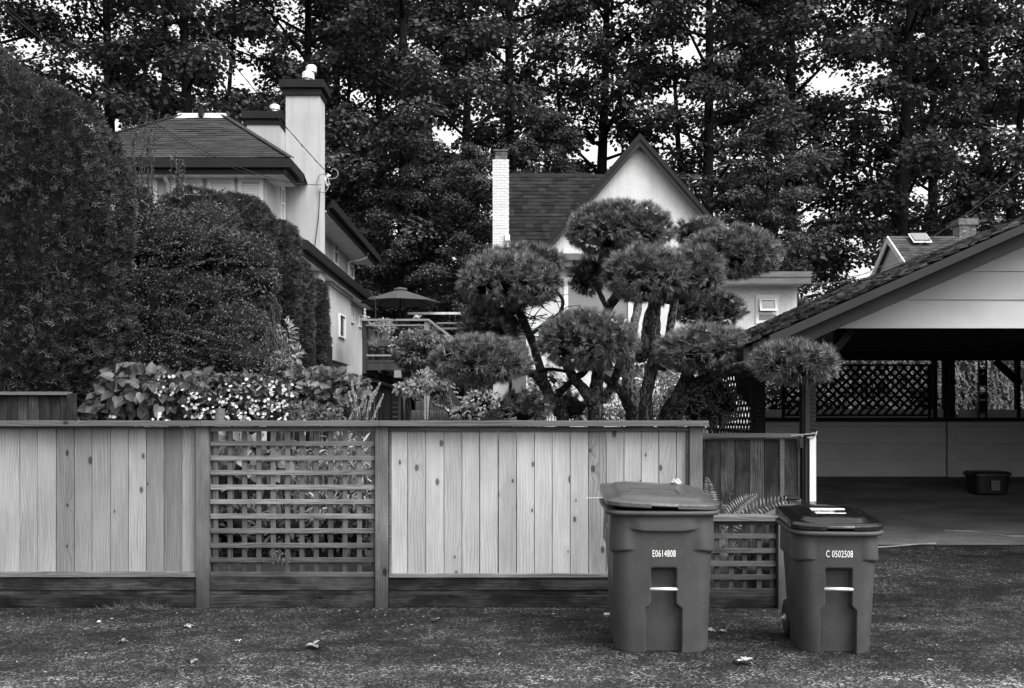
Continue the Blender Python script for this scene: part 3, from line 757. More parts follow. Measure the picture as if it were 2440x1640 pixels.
# ------------------------------------------------------------------ FAR HOUSE ON THE RIGHT
fh = thing('far_house', (15, 32, G(15, 32)), 'small far house with white trimmed gable and brick chimney above the carport roof', 'house')
X0, DRr = 12.3, 32.0
zr3 = 7.35; ze3 = 6.0; hd = 1.8
box_part('wall', 'siding', fh, X0 + .15, 19, DRr - hd + .15, DRr + hd - .15, zg, ze3)
MB().prism([(X0 + .15, DRr - hd + .1, ze3), (X0 + .15, DRr + hd - .1, ze3), (X0 + .15, DRr, zr3 - .12)], (6, 0, 0)).build('gable_wall', 'siding', fh)
for sg in (-1, 1):
    a_, b_ = Vector((X0, DRr, zr3)), Vector((X0, DRr + sg * hd, zr3 - hd * .75))
    MB().prism([a_, b_, b_ + Vector((0, 0, -.09)), a_ + Vector((0, 0, -.09))], (6.5, 0, 0)).build('roof', 'shingle_far', fh)
    MB().prism([a_ + Vector((0, 0, .015)), b_ + Vector((0, 0, .015)), b_ + Vector((0, 0, -.20)), a_ + Vector((0, 0, -.20))], (-.05, 0, 0)).build('barge_board', 'white', fh)
o = shingles((X0, DRr - hd, zr3 - hd * .75 + .012), (X0 + 6.5, DRr - hd, zr3 - hd * .75 + .012), (X0, DRr, zr3 + .012), (X0 + 6.5, DRr, zr3 + .012), 13, 0.3, 0.016).build('shingle_courses', 'shingle_far', fh); o['kind'] = 'stuff'
sk = P(2190, 570, 31.7)
MB().prism([sk + Vector((-.25, -.25, -.12)), sk + Vector((.25, -.25, -.12)), sk + Vector((.25, .1, .16)), sk + Vector((-.25, .1, .16))], (0, -.03, .05)).build('skylight', 'glass_grey', fh)
MB().prism([sk + Vector((-.3, -.30, -.17)), sk + Vector((.3, -.30, -.17)), sk + Vector((.3, .14, .18)), sk + Vector((-.3, .14, .18))], (0, -.005, .02)).build('skylight_frame', 'white', fh)
c3x0, c3x1 = PX(2286, 31.9), PX(2326, 31.9)
c3 = box_part('chimney', 'mortar', fh, c3x0 + .01, c3x1 - .01, 31.91, 32.4, 6.4, PZ(524, 31.9))
bricks(c3, c3x0, c3x1, 31.9, 6.95, PZ(540, 31.9), 'brick', 0.21, 0.075)
box_part('chimney_cap', 'brick', c3, c3x0 - .05, c3x1 + .05, 31.85, 32.45, PZ(536, 31.9), PZ(521, 31.9))

# ------------------------------------------------------------------ CARPORT
cp = thing('carport', (5.2, 11.5, G(5.2, 11.5)), 'open carport with low pitched shake roof, pale gable boards and dark interior at right', 'carport')
SL = 0.438; Z0 = 1.2486
def RZ(x): return Z0 + SL * x
XEV, XAP = 2.088, 5.45
def RZ2(x): return RZ(x) if x <= XAP else RZ(2 * XAP - x)
YN, YF = 8.5, 15.4
XEND = 2 * XAP - XEV
# roof deck and shakes
for xa, xb in ((XEV, XAP), (XEND, XAP)):
    a_, b_ = Vector((xa, YN, RZ2(xa))), Vector((xb, YN, RZ2(xb)))
    MB().prism([a_ + Vector((0, 0, -.03)), b_ + Vector((0, 0, -.03)), b_ + Vector((0, 0, -.10)), a_ + Vector((0, 0, -.10))], (0, YF - YN, 0)).build('roof_deck', 'dark_frame', cp)
dx = .10
o = shingles((XEV - .06, YF + .05, RZ(XEV - .06) - .02), (XEV - .06, YN - .03, RZ(XEV - .06) - .02), (XAP, YF + .05, RZ(XAP) - .02), (XAP, YN - .03, RZ(XAP) - .02), 26, 0.16, 0.022, 0.012).build('roof_shakes', 'shake', cp); o['kind'] = 'stuff'
o = shingles((XEND + .06, YN - .03, RZ(XEV - .06) - .02), (XEND + .06, YF + .05, RZ(XEV - .06) - .02), (XAP, YN - .03, RZ(XAP) - .02), (XAP, YF + .05, RZ(XAP) - .02), 26, 0.2, 0.022, 0.012).build('roof_shakes', 'shake', cp); o['kind'] = 'stuff'
# barge boards, both slopes
for xa in (PX(1829, YN), XEND):
    sgn = 1 if xa < XAP else -1
    a_, b_ = Vector((xa, YN, RZ2(xa) - .022)), Vector((XAP, YN, RZ2(XAP) - .022))
    MB().prism([a_, b_, b_ + Vector((0, 0, -.068)), a_ + Vector((.03 * sgn, 0, -.068))], (0, -.045, 0)).build('barge_board', 'trim_mid', cp)
    a2 = a_ + Vector((-.2 * sgn if xa < XAP else 0, .03, 0)); a2.z = RZ2(a2.x) - .022
    b2 = b_ + Vector((0, .03, 0))
    MB().prism([a2 + Vector((0, 0, -.02)), b2 + Vector((0, 0, -.02)), b2 + Vector((0, 0, -.205)), a2 + Vector((.0, 0, -.205))], (0, .05, 0)).build('barge_board', 'barge', cp)
# gable siding: lap boards
DGB = 9.0
for i in range(6):
    za, zb_ = PZ(779.5, DGB) + i * .2624, PZ(779.5, DGB) + (i + 1) * .2624
    def xat(z): return (z + .19 - Z0) / SL
    x0a, x0b = xat(za), xat(zb_)
    if x0b > XAP - .05: x0b = XAP - .02
    if x0a > XAP - .05: break
    q = [(x0a, DGB - .016, za - .012), (2 * XAP - x0a, DGB - .016, za - .012), (2 * XAP - x0b, DGB, zb_), (x0b, DGB, zb_)]
    MB().prism(q, (0, .02, 0)).build('siding_board', 'siding', cp)
box_part('tie_beam', 'dark_frame', cp, PX(1900, 9.2), XEND - .8, 9.12, 9.26, PZ(779, 9.0) + .01, PZ(779, 9.0) + .14)
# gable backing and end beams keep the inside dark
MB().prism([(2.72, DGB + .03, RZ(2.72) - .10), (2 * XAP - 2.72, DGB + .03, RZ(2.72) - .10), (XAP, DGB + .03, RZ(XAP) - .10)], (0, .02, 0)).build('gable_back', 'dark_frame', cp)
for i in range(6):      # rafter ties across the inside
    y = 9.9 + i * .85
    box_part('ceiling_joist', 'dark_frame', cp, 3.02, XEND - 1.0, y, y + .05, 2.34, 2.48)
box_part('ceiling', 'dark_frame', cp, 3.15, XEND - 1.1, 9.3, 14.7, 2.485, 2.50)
# posts. front post: dark post, corrugated strip, white board on its lower part
gy = lambda x, y: G(x, y) - .02
fp = box_part('post', 'dark_frame', cp, PX(1912, 9.2), PX(1930, 9.2), 9.2, 9.30, gy(2.8, 9.2), 2.38)
box_part('post_facing', 'trim_mid', fp, PX(1918, 9.2), PX(1930, 9.2) - .002, 9.185, 9.199, gy(2.8, 9.2), 2.3)
box_part('corrugated_strip', 'barge', fp, PX(1930, 9.2) + .001, PX(1944, 9.2), 9.2, 9.27, 1.36, 2.3)
for i in range(22):
    box_part('rib', 'barge', fp, PX(1930, 9.2) + .004, PX(1944, 9.2), 9.192, 9.199, 1.38 + i * .04, 1.40 + i * .04)
box_part('white_board', 'white', fp, PX(1928.5, 9.18), PX(1943.5, 9.18), 9.165, 9.184, gy(2.8, 9.2), PZ(1041, 9.18))
MB().tube([(PX(1912, 9.2) - .12, 9.16, 1.32), (PX(1920, 9.2), 9.15, 1.335), (PX(1940, 9.2), 9.15, 1.345), (PX(1943, 9.2), 9.15, 1.36), (PX(1938, 9.2), 9.15, 1.31), (PX(1920, 9.2), 9.15, 1.30)], .006, 6).build('wire_tie', 'metal', fp)
sp2 = box_part('post', 'dark_frame', cp, PX(1793, 11.5), PX(1824, 11.5), 11.5, 11.62, gy(2.9, 11.5), 2.38)
for i in range(24):
    box_part('rib', 'barge', sp2, PX(1799, 11.5), PX(1817, 11.5), 11.488, 11.499, 1.2 + i * .05, 1.225 + i * .05)
box_part('side_beam', 'dark_frame', cp, 2.80, 2.95, 9.0, 14.8, 2.20, 2.36)
MB().beam((PX(1970, 9.25), 9.25, PZ(856, 9.25)), (PX(2036, 9.25), 9.25, PZ(778, 9.25)), .07, .07, (0, 1, 0)).build('knee_brace', 'barge', cp)
# back wall: siding below, open above with a diamond lattice screen
DB = 14.6
zw = PZ(1005, DB)
zgb = G(6, DB) - .02
bh = 40.0 * DB / FPX
xb0, xb1, xb2 = PX(1818, DB), PX(2253, DB), 8.0
for j, (xa, xb, oy) in enumerate(((xb0, xb1, 0), (xb1 + .17, xb2, .02))):
    for i in range(5):
        z0_ = zgb + .02 + i * bh; z1_ = min(z0_ + bh - .004, zw)
        if i == 4: z1_ = zw
        MB().prism([(xa, DB - .02 - oy, z0_), (xb, DB - .02 - oy, z0_), (xb, DB - .005 - oy, z1_), (xa, DB - .005 - oy, z1_)], (0, .015, 0)).build('siding_board', 'siding', cp)
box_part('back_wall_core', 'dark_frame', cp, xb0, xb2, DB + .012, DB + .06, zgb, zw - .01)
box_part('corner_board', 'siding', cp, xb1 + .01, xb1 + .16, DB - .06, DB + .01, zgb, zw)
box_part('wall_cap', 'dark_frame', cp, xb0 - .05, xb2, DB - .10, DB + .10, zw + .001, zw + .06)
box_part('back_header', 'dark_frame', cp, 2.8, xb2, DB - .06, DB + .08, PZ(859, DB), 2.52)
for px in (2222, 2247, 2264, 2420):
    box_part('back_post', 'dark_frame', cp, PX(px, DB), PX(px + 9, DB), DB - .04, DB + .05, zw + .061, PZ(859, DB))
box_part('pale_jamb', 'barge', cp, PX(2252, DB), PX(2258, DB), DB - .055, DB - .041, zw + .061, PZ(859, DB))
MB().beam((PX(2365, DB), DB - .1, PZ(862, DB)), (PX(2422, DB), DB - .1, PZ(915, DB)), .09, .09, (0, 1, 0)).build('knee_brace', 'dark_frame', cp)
box_part('unseen_shade_wall', 'dark_frame', cp, 8.0, 8.08, 9.2, 14.7, -.02 + G(8, 9.2), 2.5)  # unseen wall, added so that the carport inside stays dark
lt = thing('diamond_lattice', (PX(2040, DB), DB - .02, zw + .06), 'dark diagonal lattice screen standing on the carport back wall', 'lattice')
lx0, lx1, lz0, lz1 = PX(1862, DB), PX(2218, DB), PZ(992, DB), PZ(868, DB)
for nm, q in (('frame_rail', (lx0, lx1, lz0 - .0, lz0 + .03)), ('frame_rail', (lx0, lx1, lz1 - .03, lz1)), ('frame_stile', (lx0, lx0 + .05, lz0 + .031, lz1 - .031)), ('frame_stile', (lx1 - .05, lx1, lz0 + .031, lz1 - .031))):
    box_part(nm, 'dark_frame', lt, q[0], q[1], DB - .03, DB + .01, q[2], q[3])
box_part('foot', 'dark_frame', lt, lx0, lx0 + .05, DB - .03, DB + .01, zw + .061, lz0 - .001)
box_part('foot', 'dark_frame', lt, lx1 - .05, lx1, DB - .03, DB + .01, zw + .061, lz0 - .001)
H_ = lz1 - lz0 - .06; pit = .132
for sgn, yo in ((1, -.022), (-1, -.010)):
    x = lx0 - H_
    while x < lx1:
        xa, xb = (x, x + H_)
        za, zb_ = (lz0 + .03, lz1 - .03) if sgn > 0 else (lz1 - .03, lz0 + .03)
        a_, b_ = Vector((xa, DB + yo, za)), Vector((xb, DB + yo, zb_))
        if a_.x < lx0 + .04: a_ = a_.lerp(b_, (lx0 + .04 - a_.x) / (b_.x - a_.x))
        if b_.x > lx1 - .04: b_ = a_.lerp(b_, (lx1 - .04 - a_.x) / (b_.x - a_.x))
        if (b_ - a_).length > .06:
            MB().beam(a_, b_, .010, .038, (0, 1, 0) if False else (0, 0, 1)).build('lattice_slat', 'dark_frame', lt)
        x += pit
# oblique lattice on the carport's left side
lt2 = thing('side_lattice', (2.9, 12.8, G(2.5, 12.8)), 'dark lattice panel on the left side of the carport, seen edge on behind shrubs', 'lattice')
box_part('frame_rail', 'dark_frame', lt2, 2.87, 2.91, 11.66, 14.4, G(2.9, 12) + .0, G(2.9, 12) + .75)
box_part('frame_rail', 'dark_frame', lt2, 2.87, 2.91, 11.66, 14.4, 2.02, 2.10)
z0_, z1_ = G(2.9, 12) + .75, 2.02
Hs = z1_ - z0_
for sgn, xo in ((1, 2.88), (-1, 2.90)):
    y = 11.7 - Hs
    while y < 14.4:
        a_ = Vector((xo, y, z0_ if sgn > 0 else z1_)); b_ = Vector((xo, y + Hs, z1_ if sgn > 0 else z0_))
        if a_.y < 11.7: a_ = a_.lerp(b_, (11.7 - a_.y) / Hs)
        if b_.y > 14.38: b_ = a_.lerp(b_, (14.38 - a_.y) / (b_.y - a_.y))
        if (b_ - a_).length > .06: MB().beam(a_, b_, .010, .04).build('lattice_slat', 'dark_frame', lt2)
        y += .16

# ================================================================== FENCES
FD = 7.67
ff = thing('front_fence', (PX(908, FD), FD, 0), 'long cedar board fence with lattice panel and flat cap along the lane', 'fence')
def fx(px): return PX(px, FD)
def fz(py): return PZ(py, FD)
def plank(parent, name, mat, xa, xb, za, zb, y, th=.02, bev=.002):
    o = MB().box(-(xb - xa) / 2, (xb - xa) / 2, 0, th, 0, zb - za).build(name, mat, parent, origin=None)
    o.location = Vector(((xa + xb) / 2, y, za)) - WLOC[parent.name]; WLOC[o.name] = Vector(((xa + xb) / 2, y, za))
    md = o.modifiers.new('bevel', 'BEVEL'); md.width = bev; md.segments = 1
    return o
eL = [-60, -10, 39, 82, 126, 170, 212.5, 257, 299, 343, 385, 428, 467]
dk = {4: 'cedar', 9: 'cedar_dark'}
for i in range(len(eL) - 1):
    gap = .004 if i not in (4, 8) else .008
    plank(ff, 'board', 'cedar_dark' if eL[i] == 385 else 'cedar_left', fx(eL[i]) + gap / 2, fx(eL[i + 1]) - gap / 2, fz(1366) , fz(1017), FD + .05 + random.uniform(-.002, .002))
eR = [930, 969.6, 1013, 1056.7, 1099.6, 1142, 1186.7, 1231, 1273.8, 1316.3, 1359.5, 1403, 1446, 1488.5, 1529.6, 1572, 1614.3, 1638]
for i in range(len(eR) - 1):
    gap = .009 if i in (5, 6) else .005
    plank(ff, 'board', 'cedar_knotty' if i == 11 else 'cedar', fx(eR[i]) + gap / 2, fx(eR[i + 1]) - gap / 2, fz(1371), fz(1026), FD + .05 + random.uniform(-.002, .002))
for px in (482, 909, 1658.5):
    plank(ff, 'post', 'post', fx(px - 15.5), fx(px + 15.5), -.02, fz(1016.5), FD - .005, .10, .004)
# flat cap in three lengths, rail under it
for a_, b_ in ((-80, 482), (482.6, 905), (905.6, 1686)):
    o = plank(ff, 'cap_rail', 'cap', fx(a_), fx(b_), fz(1016), fz(1004) + .004, FD - .05, .19, .003)
for a_, b_, y0, y1 in ((-80, 466, 1017.5, 1021), (926, 1642, 1017.5, 1027)):
    plank(ff, 'top_rail', 'rail', fx(a_), fx(b_), fz(y1), fz(y0), FD + .012, .036)
for a_, b_, y0, y1 in ((-80, 466, 1364, 1376), (926, 1642, 1368.5, 1377)):
    plank(ff, 'bottom_rail', 'rail', fx(a_), fx(b_), fz(y1), fz(y0), FD + .005, .06)
plank(ff, 'trim_strip', 'rail', fx(926), fx(931), fz(1368), fz(1027), FD + .03, .03)
plank(ff, 'trim_strip', 'rail', fx(1637.5), fx(1643), fz(1368), fz(1027), FD + .03, .03)
for a_, b_ in ((-80, 466), (498, 892.5), (926, 1642)):
    plank(ff, 'kick_board', 'kick', fx(a_), fx(b_), fz(1407.5), fz(1377), FD + .02, .035)
    plank(ff, 'kick_board', 'kick', fx(a_), fx(b_), fz(1419.5), fz(1408), FD + .028, .03)
    plank(ff, 'kick_board', 'kick', fx(a_), fx(b_), fz(1449), fz(1420), FD + .015, .04)
# square lattice panel
for i in range(11):
    y0 = 1017 + i * 34.75
    plank(ff, 'lattice_slat', 'slat', fx(499), fx(892), fz(y0 + 11.5), fz(y0), FD + .02 + random.uniform(-.002, .002), .014, .0015)
for i in range(12):
    x0 = 504.5 + i * 34.4
    plank(ff, 'lattice_upright', 'slatv', fx(x0), fx(x0 + 11.8), fz(1376), fz(1018), FD + .036 + random.uniform(-.002, .002), .014, .0015)
for px in (498.2, 889.5):
    plank(ff, 'lattice_stop', 'slatv', fx(px), fx(px + 3.4), fz(1376), fz(1018), FD + .052, .03, .001)
# low lattice wing between the bins, and its return to the carport post
lf = thing('low_lattice_fence', (fx(1790), FD, 0), 'low weathered lattice fence with wide cap between the two wheeled bins', 'fence')
plank(lf, 'cap_rail', 'cap', fx(1676), fx(1853), fz(1241), fz(1229), FD - .06, .2, .003)
for y0, y1 in ((1241, 1252), (1272, 1284), (1307, 1319), (1338, 1350.5), (1370, 1382), (1403, 1415)):
    plank(lf, 'lattice_slat', 'slat', fx(1676), fx(1851), fz(y1), fz(y0), FD + .01 + random.uniform(-.002, .002), .014, .0015)
for x0 in (1676, 1704, 1738, 1770, 1805, 1836):
    plank(lf, 'lattice_upright', 'slatv', fx(x0), fx(x0 + 12), fz(1418), fz(1242), FD + .026, .014, .0015)
plank(lf, 'kick_board', 'kick', fx(1676), fx(1851), fz(1449), fz(1416), FD + .01, .04)
plank(lf, 'post', 'post', fx(1852), fx(1879), -.02, fz(1217), FD - .03, .09, .004)
ra, rb = Vector((fx(1845), FD + .07, fz(1241) + .02)), Vector((2.50, 8.72, fz(1241) + .02))
MB().beam(ra, rb, .13, .04).build('cap_rail', 'cap', lf)
MB().beam(ra + Vector((.02, 0, -.09)), rb + Vector((0, 0, -.09)), .03, .12).build('return_board', 'slat', lf)
MB().beam(ra + Vector((.02, 0, -.40)), rb + Vector((0, 0, -.36)), .02, .44).build('return_board', 'kick', lf)
MB().box(2.40, 2.56, 8.66, 8.78, -.02 + G(2.4, 8.7), PZ(1190, 8.7)).build('post', 'post', lf)
MB().lathe(2.48, 8.72, [(.085, PZ(1190, 8.7)), (.095, PZ(1188, 8.7)), (.06, PZ(1182, 8.7)), (.03, PZ(1180, 8.7))], 10).build('post_cap', 'dark_frame', lf)
# old darker fence behind, running to the carport post
BD = 9.25
bf = thing('old_board_fence', (PX(1790, BD), BD, G(2.2, BD)), 'older dark stained board fence behind the ferns, next to the carport post', 'fence')
eB = [1640, 1680, 1716, 1751, 1786, 1821, 1857, 1868, 1901]
for i in range(len(eB) - 1):
    xa, xb = PX(eB[i], BD), PX(eB[i + 1], BD)
    plank(bf, 'board' if i != 6 else 'batten', 'oldboard' if i != 6 else 'oldcap', xa + .002, xb - .002, G((xa + xb) / 2, BD) - .03, PZ(1047, BD), BD + (.0 if i != 6 else -.02) + random.uniform(-.002, .002))
plank(bf, 'cap_rail', 'oldcap', PX(1640, BD), PX(1900, BD), PZ(1043, BD), PZ(1033, BD), BD - .05, .13)
plank(bf, 'top_rail', 'oldcap', PX(1640, BD), PX(1896, BD), PZ(1047, BD), PZ(1044.5, BD), BD - .025, .03)
plank(bf, 'batten', 'oldcap', PX(1901, BD), PX(1906, BD), G(2.7, BD) - .02, PZ(1066, BD), BD - .01, .03)
plank(bf, 'latch', 'trim_mid', PX(1898, BD), PX(1908, BD), PZ(1067, BD), PZ(1043, BD), BD - .09, .03)
MB().lathe(PX(1904, BD), BD - .075, [(.02, PZ(1041, BD)), (.025, PZ(1038, BD)), (.008, PZ(1035.5, BD))], 10).build('latch_bolt', 'metal', bf)
# low fence in the corner under the hedge
CDp = 9.6
cf = thing('corner_fence', (PX(100, CDp), CDp, G(-4.6, CDp)), 'short shaded board fence under the tall cedar hedge at far left', 'fence')
for i in range(9):
    xa = PX(-60 + i * 25.5, CDp)
    plank(cf, 'board', 'oldboard', xa, xa + .10, G(xa, CDp) - .03, PZ(942, CDp), CDp + random.uniform(-.003, .003))
plank(cf, 'cap_rail', 'oldcap', PX(-60, CDp), PX(165, CDp), PZ(941.8, CDp), PZ(934, CDp), CDp - .05, .12)
plank(cf, 'post', 'oldboard', PX(163, CDp), PX(178, CDp), G(-4.4, CDp) - .03, PZ(938, CDp), CDp - .04, .09)
for i in range(6):
    xa = PX(183 + i * 13, CDp)
    plank(cf, 'picket', 'oldboard', xa, xa + .035, G(xa, CDp + .3) - .03, PZ(935 - i * 3, CDp), CDp + .3 + i * .12, .03)
# scrap of lattice trellis further back
TD = 12.6
tl = thing('trellis', (PX(695, TD), TD, G(PX(695, TD), TD)), 'small weathered diamond trellis beside the cedar columns, half hidden by leaves', 'trellis')
tx0, tx1, tz0, tz1 = PX(668, TD), PX(719, TD), PZ(905, TD), PZ(866, TD)
plank(tl, 'rail', 'oldcap', tx0, tx1, tz1, tz1 + .03, TD - .01, .04)
plank(tl, 'stile', 'oldcap', tx1 - .03, tx1, G(tx1, TD) - .02, tz1, TD - .01, .04)
plank(tl, 'stile', 'oldcap', tx0, tx0 + .03, G(tx0, TD) - .02, tz1, TD - .01, .04)
for sgn in (1, -1):
    x = tx0 - .12
    while x < tx1:
        a_, b_ = Vector((x, TD + .01 * sgn, tz0 if sgn > 0 else tz1)), Vector((x + .12, TD + .01 * sgn, tz1 if sgn > 0 else tz0))
        if a_.x > tx0 and b_.x < tx1: MB().beam(a_, b_, .008, .018).build('lattice_slat', 'oldcap', tl)
        x += .045

# ================================================================== WHEELED BINS
def smooth(a, lo, hi):
    t = min(1.0, max(0.0, (a - lo) / (hi - lo))) if hi != lo else float(a > lo)
    return t * t * (3 - 2 * t)
def make_bin(loc, rot, label, wt, wb, dt, db, H, lidmat, number, numz, crescent, zs, pk, zp, zbar, zw1, zw0, lidlift, lift_x, tail):
    """wt, wb: half widths at rim and foot; dt, db: depths; pocket pk=(half top, half low), zp its top, zbar the bar"""
    root = thing('wheeled_bin', loc, label, 'bin', 'wheeled bins on the lane'); root.rotation_euler = (0, 0, rot)
    WLOC[root.name] = Vector((0, 0, 0))         # children live in the bin's own space
    def hwid(z): return wb + (wt - wb) * (z / H) ** 0.9
    def yf(z): return -.035 * (z / H)
    def yb(z): return db + (dt - db - .035) * (z / H)
    def bow(x, z):
        u = x / hwid(z); return -.030 * (1 - u * u)
    def outline(z, off=0.0):
        W = hwid(z) + off; y0, y1 = yf(z) - off, yb(z) + off; r = .10
        pts = []
        nf = 96
        for i in range(nf + 1):
            u = -1 + 2 * i / nf; pts.append((u * (W - r), y0, 0, -1))
        for k in range(1, 10):
            a_ = math.radians(-90 + 90 * k / 10); pts.append((W - r + r * math.cos(a_), y0 + r + r * math.sin(a_), math.cos(a_), math.sin(a_)))
        for i in range(13): pts.append((W, y0 + r + (y1 - y0 - 2 * r) * i / 12, 1, 0))
        for k in range(1, 8):
            a_ = math.radians(90 * k / 8); pts.append((W - r + r * math.cos(a_), y1 - r + r * math.sin(a_), math.cos(a_), math.sin(a_)))
        for i in range(9): pts.append(((W - r) * (1 - 2 * i / 8), y1, 0, 1))
        for k in range(1, 8):
            a_ = math.radians(90 + 90 * k / 8); pts.append((-W + r + r * math.cos(a_), y1 - r + r * math.sin(a_), math.cos(a_), math.sin(a_)))
        for i in range(13): pts.append((-W, y1 - r - (y1 - y0 - 2 * r) * i / 12, -1, 0))
        for k in range(1, 10):
            a_ = math.radians(180 + 90 * k / 10); pts.append((-W + r + r * math.cos(a_), y0 + r + r * math.sin(a_), math.cos(a_), math.sin(a_)))
        out = []
        for x, y, nx, ny in pts:
            if ny < -.05: y += bow(x, z) * min(1.0, -ny * 1.3)
            out.append((x, y, nx, ny))
        return out
    def recess(x, z):
        p = pk[0] + (pk[1] - pk[0]) * smooth(z, zw1, zw0)
        d = .060 * smooth(p - abs(x), -.004, .012) * smooth(zp - z, -.006, .022)
        return d
    mb = MB(); NZ = 132; n1 = None
    for j in range(NZ + 1):
        z = H * j / NZ
        ol = outline(z); n1 = len(ol)
        for x, y, nx, ny in ol:
            u = x / hwid(z); d = 0.0
            if crescent and ny < -.2:
                zc = crescent + .030 * (u / .62) ** 4 * 0.4
                d += .022 * smooth(z, zc - .004, zc + .003) * (1 - smooth(abs(u), .45, .72)) * (1 - .55 * smooth(z, zc, H))
            zsx = zs + .018 * smooth(1 - abs(u), 0, .3)
            if abs(u) > .45:
                d += .020 * smooth(z, zsx - .010, zsx + .003) * smooth(abs(u), .52, .80) * (1 - .75 * smooth(z, zsx, zsx + .22))
            X, Y = x + nx * d, y + ny * d
            if ny < -.9 and abs(x) < .25: Y += recess(x, z)
            zz = z if j else .0
            if j < 3:
                s = 1 - .012 * (3 - j) / 3; X *= s
            mb.v.append((X, Y, zz + .018 * (Y + .03) / dt * (z / H)))
    for j in range(NZ):
        for i in range(n1):
            i2 = (i + 1) % n1
            mb.f.append((j * n1 + i, j * n1 + i2, (j + 1) * n1 + i2, (j + 1) * n1 + i))
    mb.f.append(tuple(range(n1))[::-1])
    mb.build('body', 'bin', root, smooth=True)
    # rolled rim
    mb = MB(); prof = [(.004, -.030), (.030, -.026), (.036, -.012), (.030, .002), (.0, .004), (-.03, .0)]
    for off, dz in prof:
        for x, y, nx, ny in outline(H, off): mb.v.append((x, y, H + dz + .018 * (y + .03) / dt))
    for j in range(len(prof) - 1):
        for i in range(n1):
            i2 = (i + 1) % n1; mb.f.append((j * n1 + i, j * n1 + i2, (j + 1) * n1 + i2, (j + 1) * n1 + i))
    mb.build('rim', 'bin', root, smooth=True)
    # lid: skirt, shoulder, raised deck and a sunk label panel
    mb = MB(); prof = [(.028, .006), (.033, .012), (.032, .034), (.024, .042), (-.015, .048), (-.045, .052), (-.060, .066), (-.075, .070), (-.13, .076), (-.137, .070), (-.19, .072)]
    cy = (yf(H) + yb(H)) / 2
    for off, dz in prof:
        for x, y, nx, ny in outline(H, off):
            yy = (y - yf(H)) / dt
            notch = -.0
            zz = H + dz + .020 * yy + tail * yy * (1.0 if dz > .03 else .5) + lidlift * (.5 - x / (2 * wt) * lift_x)
            if ny < -.9 and abs(x) < .085 and dz < .03: zz += .012
            mb.v.append((x, y, zz))
    for j in range(len(prof) - 1):
        for i in range(n1):
            i2 = (i + 1) % n1; mb.f.append((j * n1 + i, j * n1 + i2, (j + 1) * n1 + i2, (j + 1) * n1 + i))
    mb.f.append(tuple(range((len(prof) - 1) * n1, len(prof) * n1)))
    lid = mb.build('lid', lidmat, root, smooth=True)
    md = lid.modifiers.new('edge', 'EDGE_SPLIT'); md.split_angle = math.radians(38)
    # grab bar in the pocket
    ybar = yf(zbar) + bow(0, zbar) + .012
    MB().tube([(-pk[0] - .008, ybar, zbar), (pk[0] + .008, ybar, zbar)], .0115, 12).build('grab_bar', 'zinc', root, smooth=True)
    # handle at the back, axle and wheels
    MB().tube([(-wt * .8, yb(H) + .02, H - .02), (-wt * .8, yb(H) + .10, H + .0), (wt * .8, yb(H) + .10, H + .0), (wt * .8, yb(H) + .02, H - .02)], .017, 8).build('handle', 'bin', root, smooth=True)
    MB().tube([(-wb - .04, db - .01, .125), (wb + .04, db - .01, .125)], .012, 8).build('axle', 'metal', root)
    for sx in (-1, 1):
        x = sx * (wb - (.012 if not crescent else .035))
        wl = MB().tube([(x - sx * .03, db - .01, .125), (x - sx * .024, db - .01, .125), (x + sx * .024, db - .01, .125), (x + sx * .03, db - .01, .125)], [.105, .125, .125, .105], 24).build('wheel', 'black', root, smooth=False)
        MB().tube([(x + sx * .030, db - .01, .125), (x + sx * .036, db - .01, .125)], [.028, .022], 12).build('hub', 'metal', wl)
    # number and side print, wrapped on the shell
    me = text_mesh(number, .062, 'ink', 'number', .56, 0.0, 1.08)
    for v in me.vertices:
        x, z = v.co.x, numz + v.co.y
        v.co = Vector((x, yf(z) + bow(x, z) - .004, z + .018 * .0))
    link('number', me, root, (0, 0, 0))
    for k, (sz, s, dz) in enumerate(((.040, 'vancouver.ca', .0),)):
        me = text_mesh(s, sz, 'ink', 'print', .62, 0.0)
        for v in me.vertices:
            y, z = .24 - v.co.x, H - .12 + dz + v.co.y
            v.co = Vector((-hwid(z) - .012, y, z))
        link('side_print', me, root, (0, 0, 0))
    # embossed mark in the pocket
    for k in range(3):
        MB().box(-.045, .045, yf(zp - .08) + bow(0, zp - .08) + .056, yf(zp - .08) + bow(0, zp - .08) + .060, zp - .075 - k * .014, zp - .070 - k * .014).build('embossed_line', 'bin', root)
    return root, lid, (hwid, yf, yb, bow)
SCB = 374.5
big, biglid, fb = make_bin((PX(1580, 6.23), 6.24, 0), math.radians(-1.5), 'large wheeled bin with matching lid, number starting E, in front of the cedar fence',
         .328, .296, .78, .58, .905, 'bin_lid', 'E0614808', (1556 - 1318) / SCB, (1556 - 1265) / SCB, (1556 - 1316) / SCB, (.080, .116), (1556 - 1352) / SCB, (1556 - 1403) / SCB, (1556 - 1437) / SCB, (1556 - 1452) / SCB, .026, 1.0, .035)
small, smalllid, fs = make_bin((PX(1996, 6.21), 6.22, 0), math.radians(-5.0), 'smaller wheeled bin with shiny black lid, number starting C, near the carport',
         .258, .222, .62, .48, .780, 'lid_black', 'C 0502508', (1557 - 1318) / 376, 0, (1557 - 1338) / 376, (.082, .112), (1557 - 1352) / 376, (1557 - 1402) / 376, (1557 - 1440) / 376, (1557 - 1456) / 376, .004, .2, .035)
